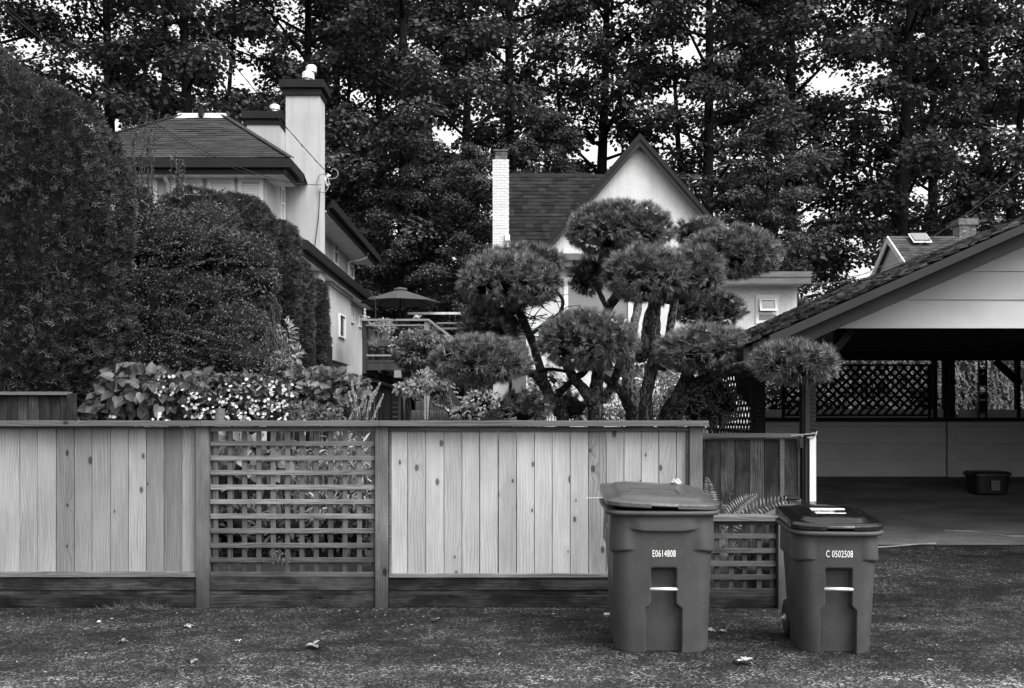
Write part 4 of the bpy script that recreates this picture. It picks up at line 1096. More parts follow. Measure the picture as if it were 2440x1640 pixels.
# label on the black lid
hw_, yf_, yb_, bow_ = fs
lz = lambda y: .780 + .0735 + .055 * (y - yf_(.78)) / .62 + .0025
def lidface(mb, x0, x1, y0, y1, up=.0):
    mb.prism([(x0, y0, lz(y0) + up), (x1, y0, lz(y0) + up), (x1, y1, lz(y1) + up), (x0, y1, lz(y1) + up)], (0, 0, .002)); return mb
lb = lidface(MB(), -.115, .125, .12, .33).build('lid_label', 'lid_black', smalllid)
for x0, x1 in ((-.105, .115),):
    lidface(MB(), x0, x1, .27, .31, .0025).build('label_strip', 'ink', lb)
me = text_mesh('Garbage', .05, 'ink', 'label_text', .9, 0.0)
for v in me.vertices:
    y = .225 + v.co.y * .8; v.co = Vector((v.co.x - .035, y, lz(y) + .0045))
link('label_text', me, lb, (0, 0, 0))
for k in range(2):
    lidface(MB(), -.10, .02 + .07 * k, .165 - k * .028, .175 - k * .028, .0025).build('label_strip', 'ink', lb)
# lid ribs near the hinge
for k in range(3):
    y = .47 + k * .035
    lidface(MB(), -.17, .17, y, y + .012, .004).build('rib', 'lid_black', smalllid)
hwb, yfb, ybb, bowb = fb
lzb = lambda y, x: .905 + .072 + .055 * (y - yfb(.9)) / .78 + .026 * (.5 - x / .656)
for x0, x1, y0, y1 in ((-.19, .12, .30, .312), (-.20, -.188, .16, .30), (.12, .132, .16, .30)):
    MB().prism([(x0, y0, lzb(y0, x0)), (x1, y0, lzb(y0, x1)), (x1, y1, lzb(y1, x1)), (x0, y1, lzb(y1, x0))], (0, 0, .006)).build('panel_ridge', 'bin_lid', biglid)
# things lying on or tied to the large bin
hang = Vector(biglid.parent.location)
tb = thing('paper_bag', hang + Vector((.03, .52, 1.00)), 'crumpled white paper lying at the back of the large bin lid', 'paper')
mb = blob((0, 0, .018), (.035, .03, .028), 14, 9, 1, .5, 3)
mb.build('paper', 'petal', tb, origin=(0, 0, 0)).location = (.16, .09, .02)
strip_ = MB().box(-.22, .04, .02, .10, .012, .022).build('paper_sheet', 'petal', tb); strip_.location = (0, 0.05, .0)
st = thing('plant_stalk', P(1452, 1187, 6.5), 'dry pale stalk with spiky seed head stuck out of the large bin', 'stalk')
q0 = P(1395, 1187, 6.42); q1 = P(1456, 1188, 6.5)
MB().tube([q0, (q0 + q1) / 2 + Vector((0, 0, .003)), q1], [.002, .003, .004], 6).build('stem', 'spike', st)
mb = MB()
for i in range(16):
    d_ = Vector(rdir(1)[0]); c_ = P(1449, 1189, 6.5); mb.tube([c_ - d_ * .01, c_ + d_ * random.uniform(.02, .04)], [.003, .001], 4)
mb.build('seed_head', 'twig', st)

# ================================================================== CARPORT CONTENTS
td = 13.2
tub = thing('storage_tub', (PX(2350, td), td, G(5.5, td)), 'black plastic tub with small white label on the carport floor', 'tub')
tx0, tx1 = PX(2308, td), PX(2396, td); tz = G(5.5, td) + .006
mb = MB(); zt2 = PZ(1124, td)
prof = [(.82, tz), (.86, tz + .02), (.97, zt2 - .05), (1.06, zt2 - .045), (1.06, zt2 - .02), (1.0, zt2), (.93, zt2 + .008), (.5, zt2 + .012)]
cxm, hwx, hdy = (tx0 + tx1) / 2, (tx1 - tx0) / 2, .2
for s, z in prof:
    for i in range(24):
        a_ = 2 * math.pi * (i + .5) / 24; c_, s2 = math.cos(a_), math.sin(a_)
        mb.v.append((cxm + hwx * s * math.copysign(abs(c_) ** .35, c_), td + hdy * s * math.copysign(abs(s2) ** .35, s2), z))
for j in range(len(prof) - 1):
    for i in range(24):
        i2 = (i + 1) % 24; mb.f.append((j * 24 + i, j * 24 + i2, (j + 1) * 24 + i2, (j + 1) * 24 + i))
mb.f.append(tuple(range(24))[::-1]); mb.f.append(tuple(range(7 * 24, 8 * 24)))
mb.build('body', 'black', tub)
lx, lz_ = PX(2372, td - .2), PZ(1156, td - .2)
lb2 = box_part('label', 'glass_grey', tub, lx - .055, lx + .055, td - .205, td - .19, lz_ - .07, lz_ + .06)
for k in range(4):
    box_part('label_line', 'black', lb2, lx - .04, lx + .035 - .01 * (k % 2), td - .208, td - .2055, lz_ + .035 - k * .028, lz_ + .041 - k * .028)
ld = thing('step_ladder', (PX(2341, 14.4), 14.4, PZ(1000, 14.4)), 'dark narrow ladder with panels hanging upright in the carport back opening', 'ladder')
for px in (2332, 2350):
    box_part('rail', 'black', ld, PX(px - 1.2, 14.4), PX(px + 1.2, 14.4), 14.38, 14.42, zw + .062, PZ(861, 14.4))
for i, py in enumerate((868, 877, 891, 921, 936, 953, 985)):
    box_part('rung', 'metal' if i % 2 else 'black', ld, PX(2333, 14.4), PX(2349, 14.4), 14.385, 14.415, PZ(py + 1.6, 14.4), PZ(py - 1.6, 14.4))
for y0, y1 in ((879, 889), (893, 919), (938, 951), (955, 983)):
    box_part('panel', 'barge', ld, PX(2333.3, 14.4), PX(2348.7, 14.4), 14.395, 14.405, PZ(y1, 14.4), PZ(y0, 14.4))

# ================================================================== DECK
DD = 22.0
dk_ = thing('raised_deck', (PX(945, DD), DD + 1.5, G(-2.6, DD)), 'raised wooden deck with railing on tall posts between the two houses', 'deck')
def dbox(nm, mat, px0, px1, py0, py1, d0, th, par=dk_): return box_part(nm, mat, par, PX(px0, d0), PX(px1, d0), d0, d0 + th, PZ(py1, d0), PZ(py0, d0))
dbox('hand_rail', 'deckwood', 858, 1023, 760, 764.5, DD - .04, .14)
dbox('rail', 'deckwood', 872, 1011, 773, 777, DD, .04)
dbox('rail', 'deckwood', 873, 1011, 845, 849, DD, .04)
dbox('newel_post', 'deckpost', 862, 872, 765.2, 806, DD - .01, .10)
dbox('newel_post', 'deckpost', 864, 873, 806.3, 890, DD, .09)
dbox('newel_post', 'deckwood', 1011, 1023, 765.2, 1000, DD, .11)
dbox('rim_board', 'deckpost', 874, 1010, 864.5, 882, DD + .02, .05)
dbox('rim_board', 'deckpost', 874, 1010, 858, 864, DD + .01, .05)
for i in range(7):
    ya = DD + .08 + i * .55
    box_part('deck_plank', 'deckwood', dk_, PX(870, DD), PX(1023, DD) + .5, ya, ya + .54, PZ(866, DD), PZ(863.5, DD))
dbox('beam_end', 'deckwood', 939, 955, 882.5, 900, DD - .02, .3)
box_part('beam', 'deckpost', dk_, PX(940, DD), PX(954, DD), DD + .3, DD + 3.9, PZ(898, DD), PZ(883, DD))
for px, w_ in ((950, 11), (956, 12), (1012, 12)):
    box_part('post', 'deckpost', dk_, PX(px, DD + 1.2), PX(px + w_, DD + 1.2), DD + 1.2, DD + 1.31, G(-2, DD) - .05, PZ(884, DD))
# railing running back on the left, and the stair rail coming down at the right
MB().beam(P(870, 766, DD), (PX(870, DD) + .05, DD + 3.8, PZ(766, DD)), .10, .05).build('hand_rail', 'deckwood', dk_)
for i in range(16):
    y = DD + .15 + i * .23
    box_part('side_slat', 'deckpost', dk_, PX(870, DD) + .01, PX(870, DD) + .04, y, y + .17, PZ(860, DD), PZ(778, DD))
MB().beam(P(1022, 763, DD), P(1086, 812, DD), .10, .05).build('stair_rail', 'deckwood', dk_)
for i in range(9):
    p0 = P(1026 + i * 8, 860 + i * 12, DD + .1)
    box_part('stair_tread', 'deckwood', dk_, p0.x, p0.x + .12, DD + .1, DD + 1.1, p0.z - .04, p0.z)
MB().beam(P(1024, 872, DD + .12), P(1095, 978, DD + .12), .05, .24).build('stringer', 'deckpost', dk_)
dbox('newel_post', 'deckpost', 1032, 1042, 774, 870, DD + 1.1, .10)
# second railing further back with pale metal hand rail
dbox('hand_rail', 'metal', 968, 1110, 744, 749.5, DD + 4, .06)
dbox('rail', 'deckwood', 1040, 1110, 768, 772, DD + 4, .04); dbox('rail', 'deckwood', 1042, 1110, 781, 785, DD + 4, .04)
dbox('newel_post', 'deckpost', 964, 972, 741, 866, DD + 4, .10)
dbox('newel_post', 'deckpost', 1104, 1112, 750, 866, DD + 4, .10)
box_part('deck_plank', 'deckwood', dk_, PX(870, DD), PX(1112, DD + 4), DD + 3.95, DD + 5.2, PZ(866, DD), PZ(863.5, DD))
for px in (966, 1105):
    box_part('post', 'deckpost', dk_, PX(px, DD + 4), PX(px, DD + 4) + .1, DD + 4.3, DD + 4.4, G(-1.5, DD + 4.4) - .05, PZ(866.5, DD))
# umbrella
UD = 25.6; uz = PZ(866, DD); ux = PX(954, UD)
um = thing('patio_umbrella', (ux, UD, PZ(863.4, DD)), 'open grey cloth patio umbrella standing on the raised deck', 'umbrella')
zt_, ze_ = PZ(689, UD), PZ(721, UD); RU = 192 / 2 * UD / FPX
mb = MB(); nseg = 8
mb.v.append((ux, UD, zt_))
for rr, in ((.12,), (.5,), (1.0,)):
    for k in range(nseg):
        a_ = math.radians(22.5 * 0 + 45 * k); s = RU * rr
        mb.v.append((ux + s * math.cos(a_), UD + s * math.sin(a_), zt_ + (ze_ - zt_) * (rr ** 1.05) - .05 * math.sin(math.pi * rr) * 0))
for k in range(nseg):
    k2 = (k + 1) % nseg; mb.f.append((0, 1 + k, 1 + k2))
    for r_ in range(2): mb.f.append((1 + r_ * 8 + k, 1 + (r_ + 1) * 8 + k, 1 + (r_ + 1) * 8 + k2, 1 + r_ * 8 + k2))
cn = mb.build('canopy', 'umbrella', um)
md = cn.modifiers.new('solid', 'SOLIDIFY'); md.thickness = .012
MB().lathe(ux, UD, [(.19, zt_ - .03), (.17, zt_ + .015), (.02, zt_ + .05)], 12).build('vent_cap', 'umbrella', um)
MB().tube([(ux, UD, PZ(863.4, DD) - .01), (ux, UD, zt_)], .022, 10).build('pole', 'dark_frame', um)
MB().lathe(ux, UD, [(.2, PZ(863.4, DD)), (.2, PZ(863.4, DD) + .06), (.06, PZ(863.4, DD) + .1)], 14).build('base', 'black', um)
for k in range(8):
    a_ = math.radians(45 * k)
    MB().tube([(ux, UD, zt_ - .08), (ux + RU * .97 * math.cos(a_), UD + RU * .97 * math.sin(a_), ze_ - .012)], .010, 6).build('rib', 'dark_frame', um)
# figures on the hand rail
fg = thing('garden_figure', (PX(868, DD), DD + .03, PZ(760, DD)), 'small pale seated figure statue on the deck hand rail by the house', 'statue')
c_ = Vector((PX(868, DD), DD + .03, PZ(760, DD)))
mb = blob(c_ + Vector((0, 0, .05)), (.045, .04, .052), 14, 10); b2_ = blob(c_ + Vector((.005, 0, .125)), (.032, .03, .062), 12, 10)
mb.f += [tuple(i + len(mb.v) for i in f_) for f_ in b2_.f]; mb.v += b2_.v
mb.tube([c_ + Vector((.02, -.01, .03)), c_ + Vector((.10, -.01, .035)), c_ + Vector((.13, -.01, .02))], [.026, .022, .012], 8)
mb.build('body', 'statue', fg, smooth=True)
blob(c_ + Vector((.005, 0, .205)), (.030, .03, .034), 12, 10).build('head', 'statue', fg, smooth=True)
MB().lathe(c_.x, c_.y, [(.06, c_.z), (.055, c_.z + .015)], 12).build('base', 'statue', fg)
tt = thing('tortoise_figure', (PX(993, DD), DD + .03, PZ(760, DD)), 'small pale tortoise shaped ornament on the deck hand rail', 'statue')
c_ = Vector((PX(992, DD), DD + .03, PZ(760, DD)))
blob(c_ + Vector((0, 0, .03)), (.07, .055, .065), 16, 10, .4).build('shell', 'statue', tt, smooth=True)
blob(c_ + Vector((.09, 0, .06)), (.022, .02, .028), 10, 8).build('head', 'statue', tt, smooth=True)
mb = MB()
for sx in (-.05, .05): mb.tube([c_ + Vector((sx, -.02, .03)), c_ + Vector((sx * 1.2, -.03, .0))], .016, 8)
mb.tube([c_ + Vector((.05, 0, .035)), c_ + Vector((.09, 0, .06))], .014, 8)
mb.build('legs', 'statue', tt, smooth=True)
bfd = thing('bird_feeder', (PX(895, DD), DD + .3, PZ(763, DD)), 'thin glass bird feeder dish on a pole beside the umbrella', 'bird feeder')
c_ = P(895, 712, DD + .3)
MB().tube([(c_.x, c_.y, PZ(863.5, DD)), c_ + Vector((0, 0, .16))], .008, 6).build('pole', 'wire', bfd)
MB().lathe(c_.x - .04, c_.y, [(.02, c_.z - .03), (.09, c_.z + .01), (.10, c_.z + .035), (.085, c_.z + .03), (.02, c_.z - .01)], 14).build('dish', 'glass_grey', bfd)
# pots on the deck
fz_ = PZ(863.4, DD)
def pot(px, d, r, h, label, mat='black'):
    c_ = Vector((PX(px, d), d, fz_))
    t = thing('plant_pot', c_, label, 'plant pot')
    MB().lathe(c_.x, c_.y, [(r * .72, fz_), (r * .95, fz_ + h * .9), (r * 1.05, fz_ + h * .9), (r * 1.05, fz_ + h), (r * .9, fz_ + h), (r * .86, fz_ + h * .93)], 18).build('pot', mat, t)
    return t, c_ + Vector((0, 0, h))
# ------------------------------------------------------------------ shed under the deck
sh = thing('lean_to_shed', (PX(900, 20.5), 20.8, G(-2.8, 20.8)), 'dark board shed with sloping roof under the raised deck', 'shed')
SD = 20.5
for i in range(9):
    xa = PX(857 + i * 10, SD)
    ztop = PZ(897 + i * 3.2, SD)
    plank(sh, 'board', 'shedwood', xa, xa + 9.6 * SD / FPX, G(xa, SD) - .05, ztop, SD + random.uniform(-.004, .004))
ra, rb = P(835, 888, SD - .1), P(958, 926, SD - .1)
MB().prism([ra, rb, rb + Vector((0, 0, -.05)), ra + Vector((0, 0, -.05))], (0, 1.3, 0)).build('roof', 'shedwood', sh)
MB().tube([P(952, 920, SD - .12), P(960, 930, SD - .12), P(962, 950, SD - .12), P(962, 1010, SD - .12)], .03, 8).build('downpipe', 'deckpost', sh, smooth=True)
box_part('door', 'shedwood', sh, PX(935, SD), PX(953, SD), SD - .03, SD - .005, G(-2.5, SD) - .02, PZ(935, SD))
for k in range(4): box_part('louvre', 'deckpost', sh, PX(936, SD), PX(950, SD), SD - .045, SD - .031, PZ(962 + k * 11, SD), PZ(959 + k * 11, SD))
plank(sh, 'corner_post', 'deckpost', PX(949, SD), PX(955, SD), G(-2.4, SD) - .05, PZ(930, SD), SD - .05, .06)

# ================================================================== OVERHEAD CABLES
def cable(a_, b_, sag, r, mat, label, n=18, twist=0.0):
    a_, b_ = Vector(a_), Vector(b_); pts = []
    for i in range(n + 1):
        t = i / n; p = a_.lerp(b_, t); p.z -= sag * 4 * t * (1 - t)
        pts.append(p)
    mb = MB().tube(pts, r, 6)
    if twist:
        p2 = [p + Vector((0, math.cos(i * 2.2), math.sin(i * 2.2))) * twist for i, p in enumerate(pts)]; mb.tube(p2, r * .8, 6)
    o = mb.build('service_cable', mat); tag(o, label, 'cable', 'overhead service cables'); return o
cable(P(-60, -40, 12), P(766, 441, 22.88), .62, .008, 'wire', 'lowest dark service cable sagging from top left across the hipped roof to the big chimney')
cable(P(-60, -58, 12), P(700, 437, 21.4), .55, .005, 'wire', 'thin grey cable just above the sagging dark one at top left')
cable(P(330, -140, 16), P(774, 406, 22.88), .12, .009, 'wire', 'twisted dark cable dropping past the small chimney to the big chimney', 30, .015)
cable(P(1990, 675, 24.6), P(2560, 300, 14), .35, .006, 'wire_pale', 'uppermost thin cable rising to the right above the carport roof')
cable(P(1935, 676, 24.5), P(2560, 470, 14), .30, .008, 'wire_pale', 'paler lower cable from the flat roof corner over the carport')
cable(P(2010, 662, 24.6), P(2560, 390, 14), .30, .005, 'wire', 'middle faint dark cable crossing behind the carport roof')

# ================================================================== VEGETATION
UP = np.array([0, 0, 1.0])
def link_leaf(name, me, parent, kind=None):
    o = link(name, me, parent, None); 
    if kind: o['kind'] = kind
    return o
# ------------------------------------------------------------------ tall trees behind the houses
def make_tree(seed, H, R, leafmat_, nleaf):
    r_ = random.Random(seed); lr = np.random.default_rng(seed)
    trunk = MB(); limbs = MB()
    lean = (r_.uniform(-.8, .8), r_.uniform(-.5, .5))
    tp = []
    for i in range(9):
        t = i / 8; tp.append(Vector((lean[0] * t + .25 * math.sin(3 * t + seed), lean[1] * t, H * .93 * t)))
    trunk.tube(tp, [.34 * (1 - .85 * i / 8) + .02 for i in range(9)], 9, jitter=.08)
    def trunk_at(z):
        t = min(.999, z / (H * .93)) * 8; i = int(t); return tp[i].lerp(tp[i + 1], t - i)
    if r_.random() < .7:    # a second leader
        q = trunk_at(H * .22); s2 = r_.choice((-1, 1))
        pp = [q, q + Vector((s2 * .9, .1, 2.5)), q + Vector((s2 * 1.4, .3, 6)), q + Vector((s2 * 1.9, .2, 11))]
        trunk.tube(pp, [.2, .17, .12, .04], 8)
    clumps = []
    nl = 46
    for i in range(nl):
        z = 1.6 + (H - 2.2) * (i / (nl - 1)) ** .95
        prof = .62 + .38 * math.sin(math.pi * min(1, z / H * 1.05)) if z < H * .85 else .8 * (1 - (z / H - .85) / .15 * .8)
        ang = i * 2.39996 + r_.uniform(-.4, .4); L = R * prof * r_.uniform(.75, 1.1)
        a_ = trunk_at(max(1.0, z - L * .35)); d = Vector((math.cos(ang), math.sin(ang), r_.uniform(.15, .55)))
        mid = a_ + d * L * .5 + Vector((0, 0, .3)); end = a_ + d * L + Vector((0, 0, -.15 * L * r_.random()))
        limbs.tube([a_, mid, end], [.085, .05, .015], 5, cap=False)
        for k in range(5):
            u = .38 + .62 * (k + r_.random() * .6) / 4.6
            c = (a_.lerp(mid, u * 2) if u < .5 else mid.lerp(end, min(1, (u - .5) * 2)))
            c = c + Vector((r_.uniform(-.7, .7), r_.uniform(-.7, .7), r_.uniform(-.4, .5)))
            if k % 2: limbs.tube([mid, c], [.03, .008], 4, cap=False)
            clumps.append((c, r_.uniform(.55, 1.15)))
    per = nleaf // len(clumps)
    P_, A_, N_ = [], [], []
    for c, s in clumps:
        n = int(per * s * s * 1.35)
        d = unit(lr.normal(size=(n, 3)))
        d[:, 2] = np.where(lr.random(n) < .65, np.abs(d[:, 2]), d[:, 2])
        rad = lr.random(n) ** .45
        p = np.array(c) + d * rad[:, None] * np.array([1.05, 1.05, .55]) * s
        p[:, 2] -= .25 * (d[:, 0] ** 2 + d[:, 1] ** 2) * rad * s
        out = unit(d * np.array([1, 1, .25]) + lr.normal(size=(n, 3)) * .45)
        out[:, 2] -= .55
        P_.append(p); A_.append(unit(out)); N_.append(unit(UP * .9 + d * .5 + lr.normal(size=(n, 3)) * .45))
    P_, A_, N_ = map(np.concatenate, (P_, A_, N_))
    n = len(P_); L = lr.uniform(.13, .27, n)
    me = leaf_mesh('crown', P_, A_, N_, L, L * .85, RHOMB, leafmat_)
    return trunk.mesh('trunk', 'bark_dark', True), limbs.mesh('limbs', 'bark_dark', True), me
PROTO = [make_tree(11, 25, 4.3, 'maple_leaf', 34000), make_tree(23, 27, 4.6, 'maple_leaf2', 35000), make_tree(37, 24, 4.0, 'maple_leaf', 31000), make_tree(41, 26, 4.4, 'maple_leaf2', 33000)]
TREES = [  # x, y, prototype, scale, label
    (-22.5, 41, 0, 1.0, 'tall leafy tree at the top left corner above the cedar hedge'),
    (-17.6, 43.5, 1, 1.0, 'tall leafy tree rising behind the left end of the hipped roof'),
    (-13.0, 40.5, 2, 1.05, 'tall leafy tree directly behind the pale metal ridge cap'),
    (-8.6, 43, 3, 1.0, 'tall leafy tree directly behind the big stucco chimney'),
    (-4.4, 40, 0, 1.02, 'tall dark tree just right of the stucco house eaves'),
    (-0.2, 43.5, 1, 1.0, 'tall leafy tree behind the white painted brick chimney'),
    (3.8, 45, 2, 1.05, 'tall leafy tree behind the peak of the white gable'),
    (8.0, 41.5, 3, .98, 'tall leafy tree right of the white gable slope'),
    (12.2, 43, 0, 1.08, 'tall dark tree with thick trunk left of the far small gable'),
    (16.4, 41, 1, 1.0, 'tall leafy tree behind the far brick chimney'),
    (21.0, 43, 2, 1.1, 'tall leafy tree at the top right above the carport roof'),
    (25.5, 41, 3, 1.0, 'tall leafy tree cut off by the right edge of the picture'),
    (-19.6, 54, 2, 1.15, 'further tree seen between the two leftmost crowns'),
    (-10.0, 54, 3, 1.12, 'further tree seen above the small stucco chimney'),
    (-6.3, 50, 2, 1.05, 'further tree seen just right of the big stucco chimney'),
    (-2.5, 54, 0, 1.15, 'further tree seen above the patio umbrella'),
    (14.8, 55, 1, 1.1, 'further tree seen above the far small gable'),
    (23.6, 55, 0, 1.15, 'further tree behind the crowns at far right'),
    (-1.8, 36.5, 2, .42, 'low dark tree filling the gap behind the patio umbrella'),
    (-4.2, 37.5, 3, .45, 'low dark tree beside the back eave of the stucco house'),
    (1.2, 36.5, 1, .42, 'low dark tree behind the chimney foot of the white house'),
    (9.6, 37, 0, .45, 'low dark tree between the white house and the far small gable'),
]
for i, (x, y, k, s, lab) in enumerate(TREES):
    t = thing('broadleaf_tree', (x, y, G(x, y) - .05), lab, 'tree', 'tall trees behind the houses')
    t.rotation_euler = (0, 0, (i * 2.1) % 6.28); t.scale = (s, s, s)
    for nm, me in zip(('trunk', 'limbs', 'crown'), PROTO[k]):
        o = bpy.data.objects.new(nm, me); COL.objects.link(o); o.parent = t

# ------------------------------------------------------------------ cloud pruned pine
PD = 9.55
pine = thing('cloud_pruned_pine', (PX(1480, PD), PD, G(.9, PD)), 'large cloud pruned pine with round needle pads on mottled twisting trunks behind the fence', 'tree')
def pad(px, py, rx, ry, d, dens=1.0, droop=0.0):
    sc = d / FPX; c = np.array(P(px, py + 10, d)); r = np.array([rx * sc, rx * sc * .85, ry * sc]) * np.array([.97, .95, 1.08])
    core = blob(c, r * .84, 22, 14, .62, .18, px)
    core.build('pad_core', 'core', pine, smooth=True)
    area = 4 * math.pi * ((r[0] * r[1]) ** 1.6 / 3 + 2 * (r[0] * r[2]) ** 1.6 / 3) ** (1 / 1.6)
    nt = int(area * 270 * dens); K = 34
    dv = rdir(nt)
    lump = np.array([mnoise.noise(Vector((a * 3.1 + px, b * 3.1, e * 3.1))) for a, b, e in dv])
    low = dv[:, 2] < -.25
    q = c + dv * r * (.90 + .10 * lump + .06 * rng.random(nt))[:, None]
    q[:, 2] = np.where(low, c[2] + (q[:, 2] - c[2]) * .82, q[:, 2])
    nrm = unit(dv / r)
    ax = unit(nrm * .9 + UP * (.42 - droop) + rng.normal(size=(nt, 3)) * .30)
    ax[low] = unit(nrm[low] * .7 + rng.normal(size=(low.sum(), 3)) * .4 - UP * .1)
    spread = rng.uniform(.25, .60, nt)
    A = unit(np.repeat(ax, K, 0) + rng.normal(size=(nt * K, 3)) * np.repeat(spread, K)[:, None])
    O = np.repeat(q, K, 0) + np.repeat(ax, K, 0) * rng.uniform(-.03, .0, nt * K)[:, None]
    L = rng.uniform(.05, .095, nt * K)
    me = leaf_mesh('needle_pad', O, A, rdir(nt * K), L, rng.uniform(.005, .008, nt * K), NEEDLE, 'needle')
    o = link('needle_pad', me, pine, None)
    return c, r
PADS = [(1477, 541, 132, 66, 9.6, 1), (1668, 545, 66, 30, 10.6, .8), (1746, 597, 122, 60, 10.0, 1), (1540, 648, 106, 66, 9.15, 1.1), (1650, 645, 78, 66, 9.3, 1), (1404, 652, 48, 46, 10.1, .9),
        (1246, 611, 104, 34, 10.5, .8), (1214, 665, 128, 64, 9.7, 1), (1172, 768, 82, 48, 10.0, .8), (1147, 852, 128, 56, 9.0, 1.1), (1246, 968, 70, 44, 9.2, .8), (1400, 806, 124, 72, 9.05, 1.1),
        (1682, 828, 122, 56, 9.0, 1.1), (1893, 858, 106, 50, 7.98, 1.1), (1690, 732, 88, 42, 10.2, .8), (1524, 836, 30, 34, 10.3, .7), (1360, 968, 38, 36, 9.9, .6), (1610, 700, 44, 30, 9.9, .6)]
for p_ in PADS: pad(*p_)
def limb(pts, radii, mat='bark', name='branch', seg=10):
    """pts: (px, py, depth); curved through the points with knobbly bark"""
    V = [P(*p) for p in pts]; out = []; rr = []
    n = 6
    for i in range(len(V) - 1):
        p0, p1, p2, p3 = V[max(i - 1, 0)], V[i], V[i + 1], V[min(i + 2, len(V) - 1)]
        for k in range(n):
            t = k / n
            q = .5 * ((2 * p1) + (p2 - p0) * t + (2 * p0 - 5 * p1 + 4 * p2 - p3) * t * t + (3 * p1 - p0 - 3 * p2 + p3) * t ** 3)
            q = q + Vector((mnoise.noise(q * 9), mnoise.noise(q * 9 + Vector((5, 0, 0))), 0)) * .006
            out.append(q); rr.append((radii[i] * (1 - t) + radii[i + 1] * t) * (1 + .10 * mnoise.noise(q * 14)))
    out.append(V[-1]); rr.append(radii[-1])
    o = MB().tube(out, rr, seg, jitter=.09).build(name, mat, pine, smooth=True)
    return o
gb = 1095
limb([(1424, 1180, 9.45), (1420, 1000, 9.45), (1421, 940, 9.45), (1425, 880, 9.5), (1428, 820, 9.5)], [.085, .078, .07, .058, .045], 'bark', 'trunk')
limb([(1410, 960, 9.42), (1388, 925, 9.35), (1366, 900, 9.2), (1352, 872, 9.1), (1345, 840, 9.1)], [.06, .052, .046, .04, .03])
limb([(1436, 955, 9.42), (1455, 925, 9.35), (1470, 890, 9.2), (1478, 850, 9.1), (1470, 810, 9.1)], [.045, .042, .04, .036, .025])
limb([(1366, 902, 9.25), (1388, 890, 9.3), (1402, 870, 9.2), (1400, 845, 9.1)], [.035, .034, .03, .02])
limb([(1508, 1180, 9.7), (1506, 1000, 9.7), (1498, 968, 9.7), (1476, 930, 9.6), (1452, 910, 9.6), (1438, 895, 9.6)], [.085, .07, .055, .045, .04, .03], 'bark', 'trunk')
limb([(1512, 1010, 9.75), (1506, 960, 9.75), (1496, 900, 9.8), (1500, 830, 9.85), (1512, 770, 9.9), (1520, 720, 9.95), (1512, 690, 9.95), (1480, 640, 9.8)], [.07, .066, .066, .06, .046, .042, .036, .025], 'bark_pale', 'trunk')
limb([(1542, 1180, 9.3), (1540, 1000, 9.3), (1540, 945, 9.3), (1552, 885, 9.3), (1562, 830, 9.3), (1558, 775, 9.35), (1562, 720, 9.3), (1566, 670, 9.2)], [.075, .066, .062, .06, .06, .06, .052, .04], 'bark', 'trunk')
limb([(1546, 850, 9.45), (1540, 800, 9.5), (1548, 750, 9.5), (1556, 710, 9.5)], [.05, .052, .05, .03], 'bark_pale')
limb([(1585, 1180, 9.5), (1592, 1000, 9.5), (1616, 950, 9.4), (1634, 905, 9.25), (1650, 870, 9.1), (1665, 830, 9.0)], [.09, .085, .075, .06, .05, .03], 'bark', 'trunk')
limb([(1632, 930, 9.3), (1668, 905, 9.15), (1710, 890, 8.8), (1760, 872, 8.5), (1830, 862, 8.15), (1890, 862, 8.0)], [.045, .042, .038, .033, .028, .015])
limb([(1578, 880, 9.6), (1592, 820, 9.7), (1600, 760, 9.75), (1610, 710, 9.7), (1630, 670, 9.5)], [.045, .042, .04, .035, .025], 'bark_pale')
limb([(1655, 850, 10.0), (1664, 780, 10.0), (1672, 720, 10.0), (1678, 680, 10.0), (1720, 640, 10.0)], [.04, .04, .04, .036, .02], 'bark_pale')
limb([(1440, 800, 9.9), (1450, 735, 9.9), (1466, 712, 9.85), (1482, 690, 9.8), (1492, 640, 9.7), (1482, 580, 9.6)], [.04, .045, .05, .046, .04, .025])
limb([(1445, 735, 9.95), (1430, 700, 10), (1410, 670, 10.05)], [.028, .024, .015])
limb([(1348, 1150, 9.7), (1340, 990, 9.6), (1312, 945, 9.5), (1285, 905, 9.4), (1262, 888, 9.3), (1200, 868, 9.1), (1150, 858, 9.0)], [.07, .058, .05, .044, .04, .03, .015], 'bark', 'trunk')
limb([(1330, 985, 9.7), (1300, 920, 9.9), (1284, 870, 10), (1270, 820, 10), (1250, 770, 9.95), (1225, 720, 9.8), (1215, 680, 9.7)], [.05, .048, .046, .044, .042, .036, .02], 'bark_dark')
limb([(1318, 955, 9.6), (1338, 932, 9.5), (1362, 908, 9.3)], [.035, .032, .03])
limb([(1262, 800, 10), (1300, 770, 10.0), (1334, 745, 10), (1340, 715, 10), (1320, 690, 9.95), (1295, 670, 9.9)], [.02, .02, .02, .018, .014, .008])
limb([(1262, 890, 9.5), (1310, 880, 9.5), (1360, 888, 9.4)], [.02, .02, .015], 'bark_dark')
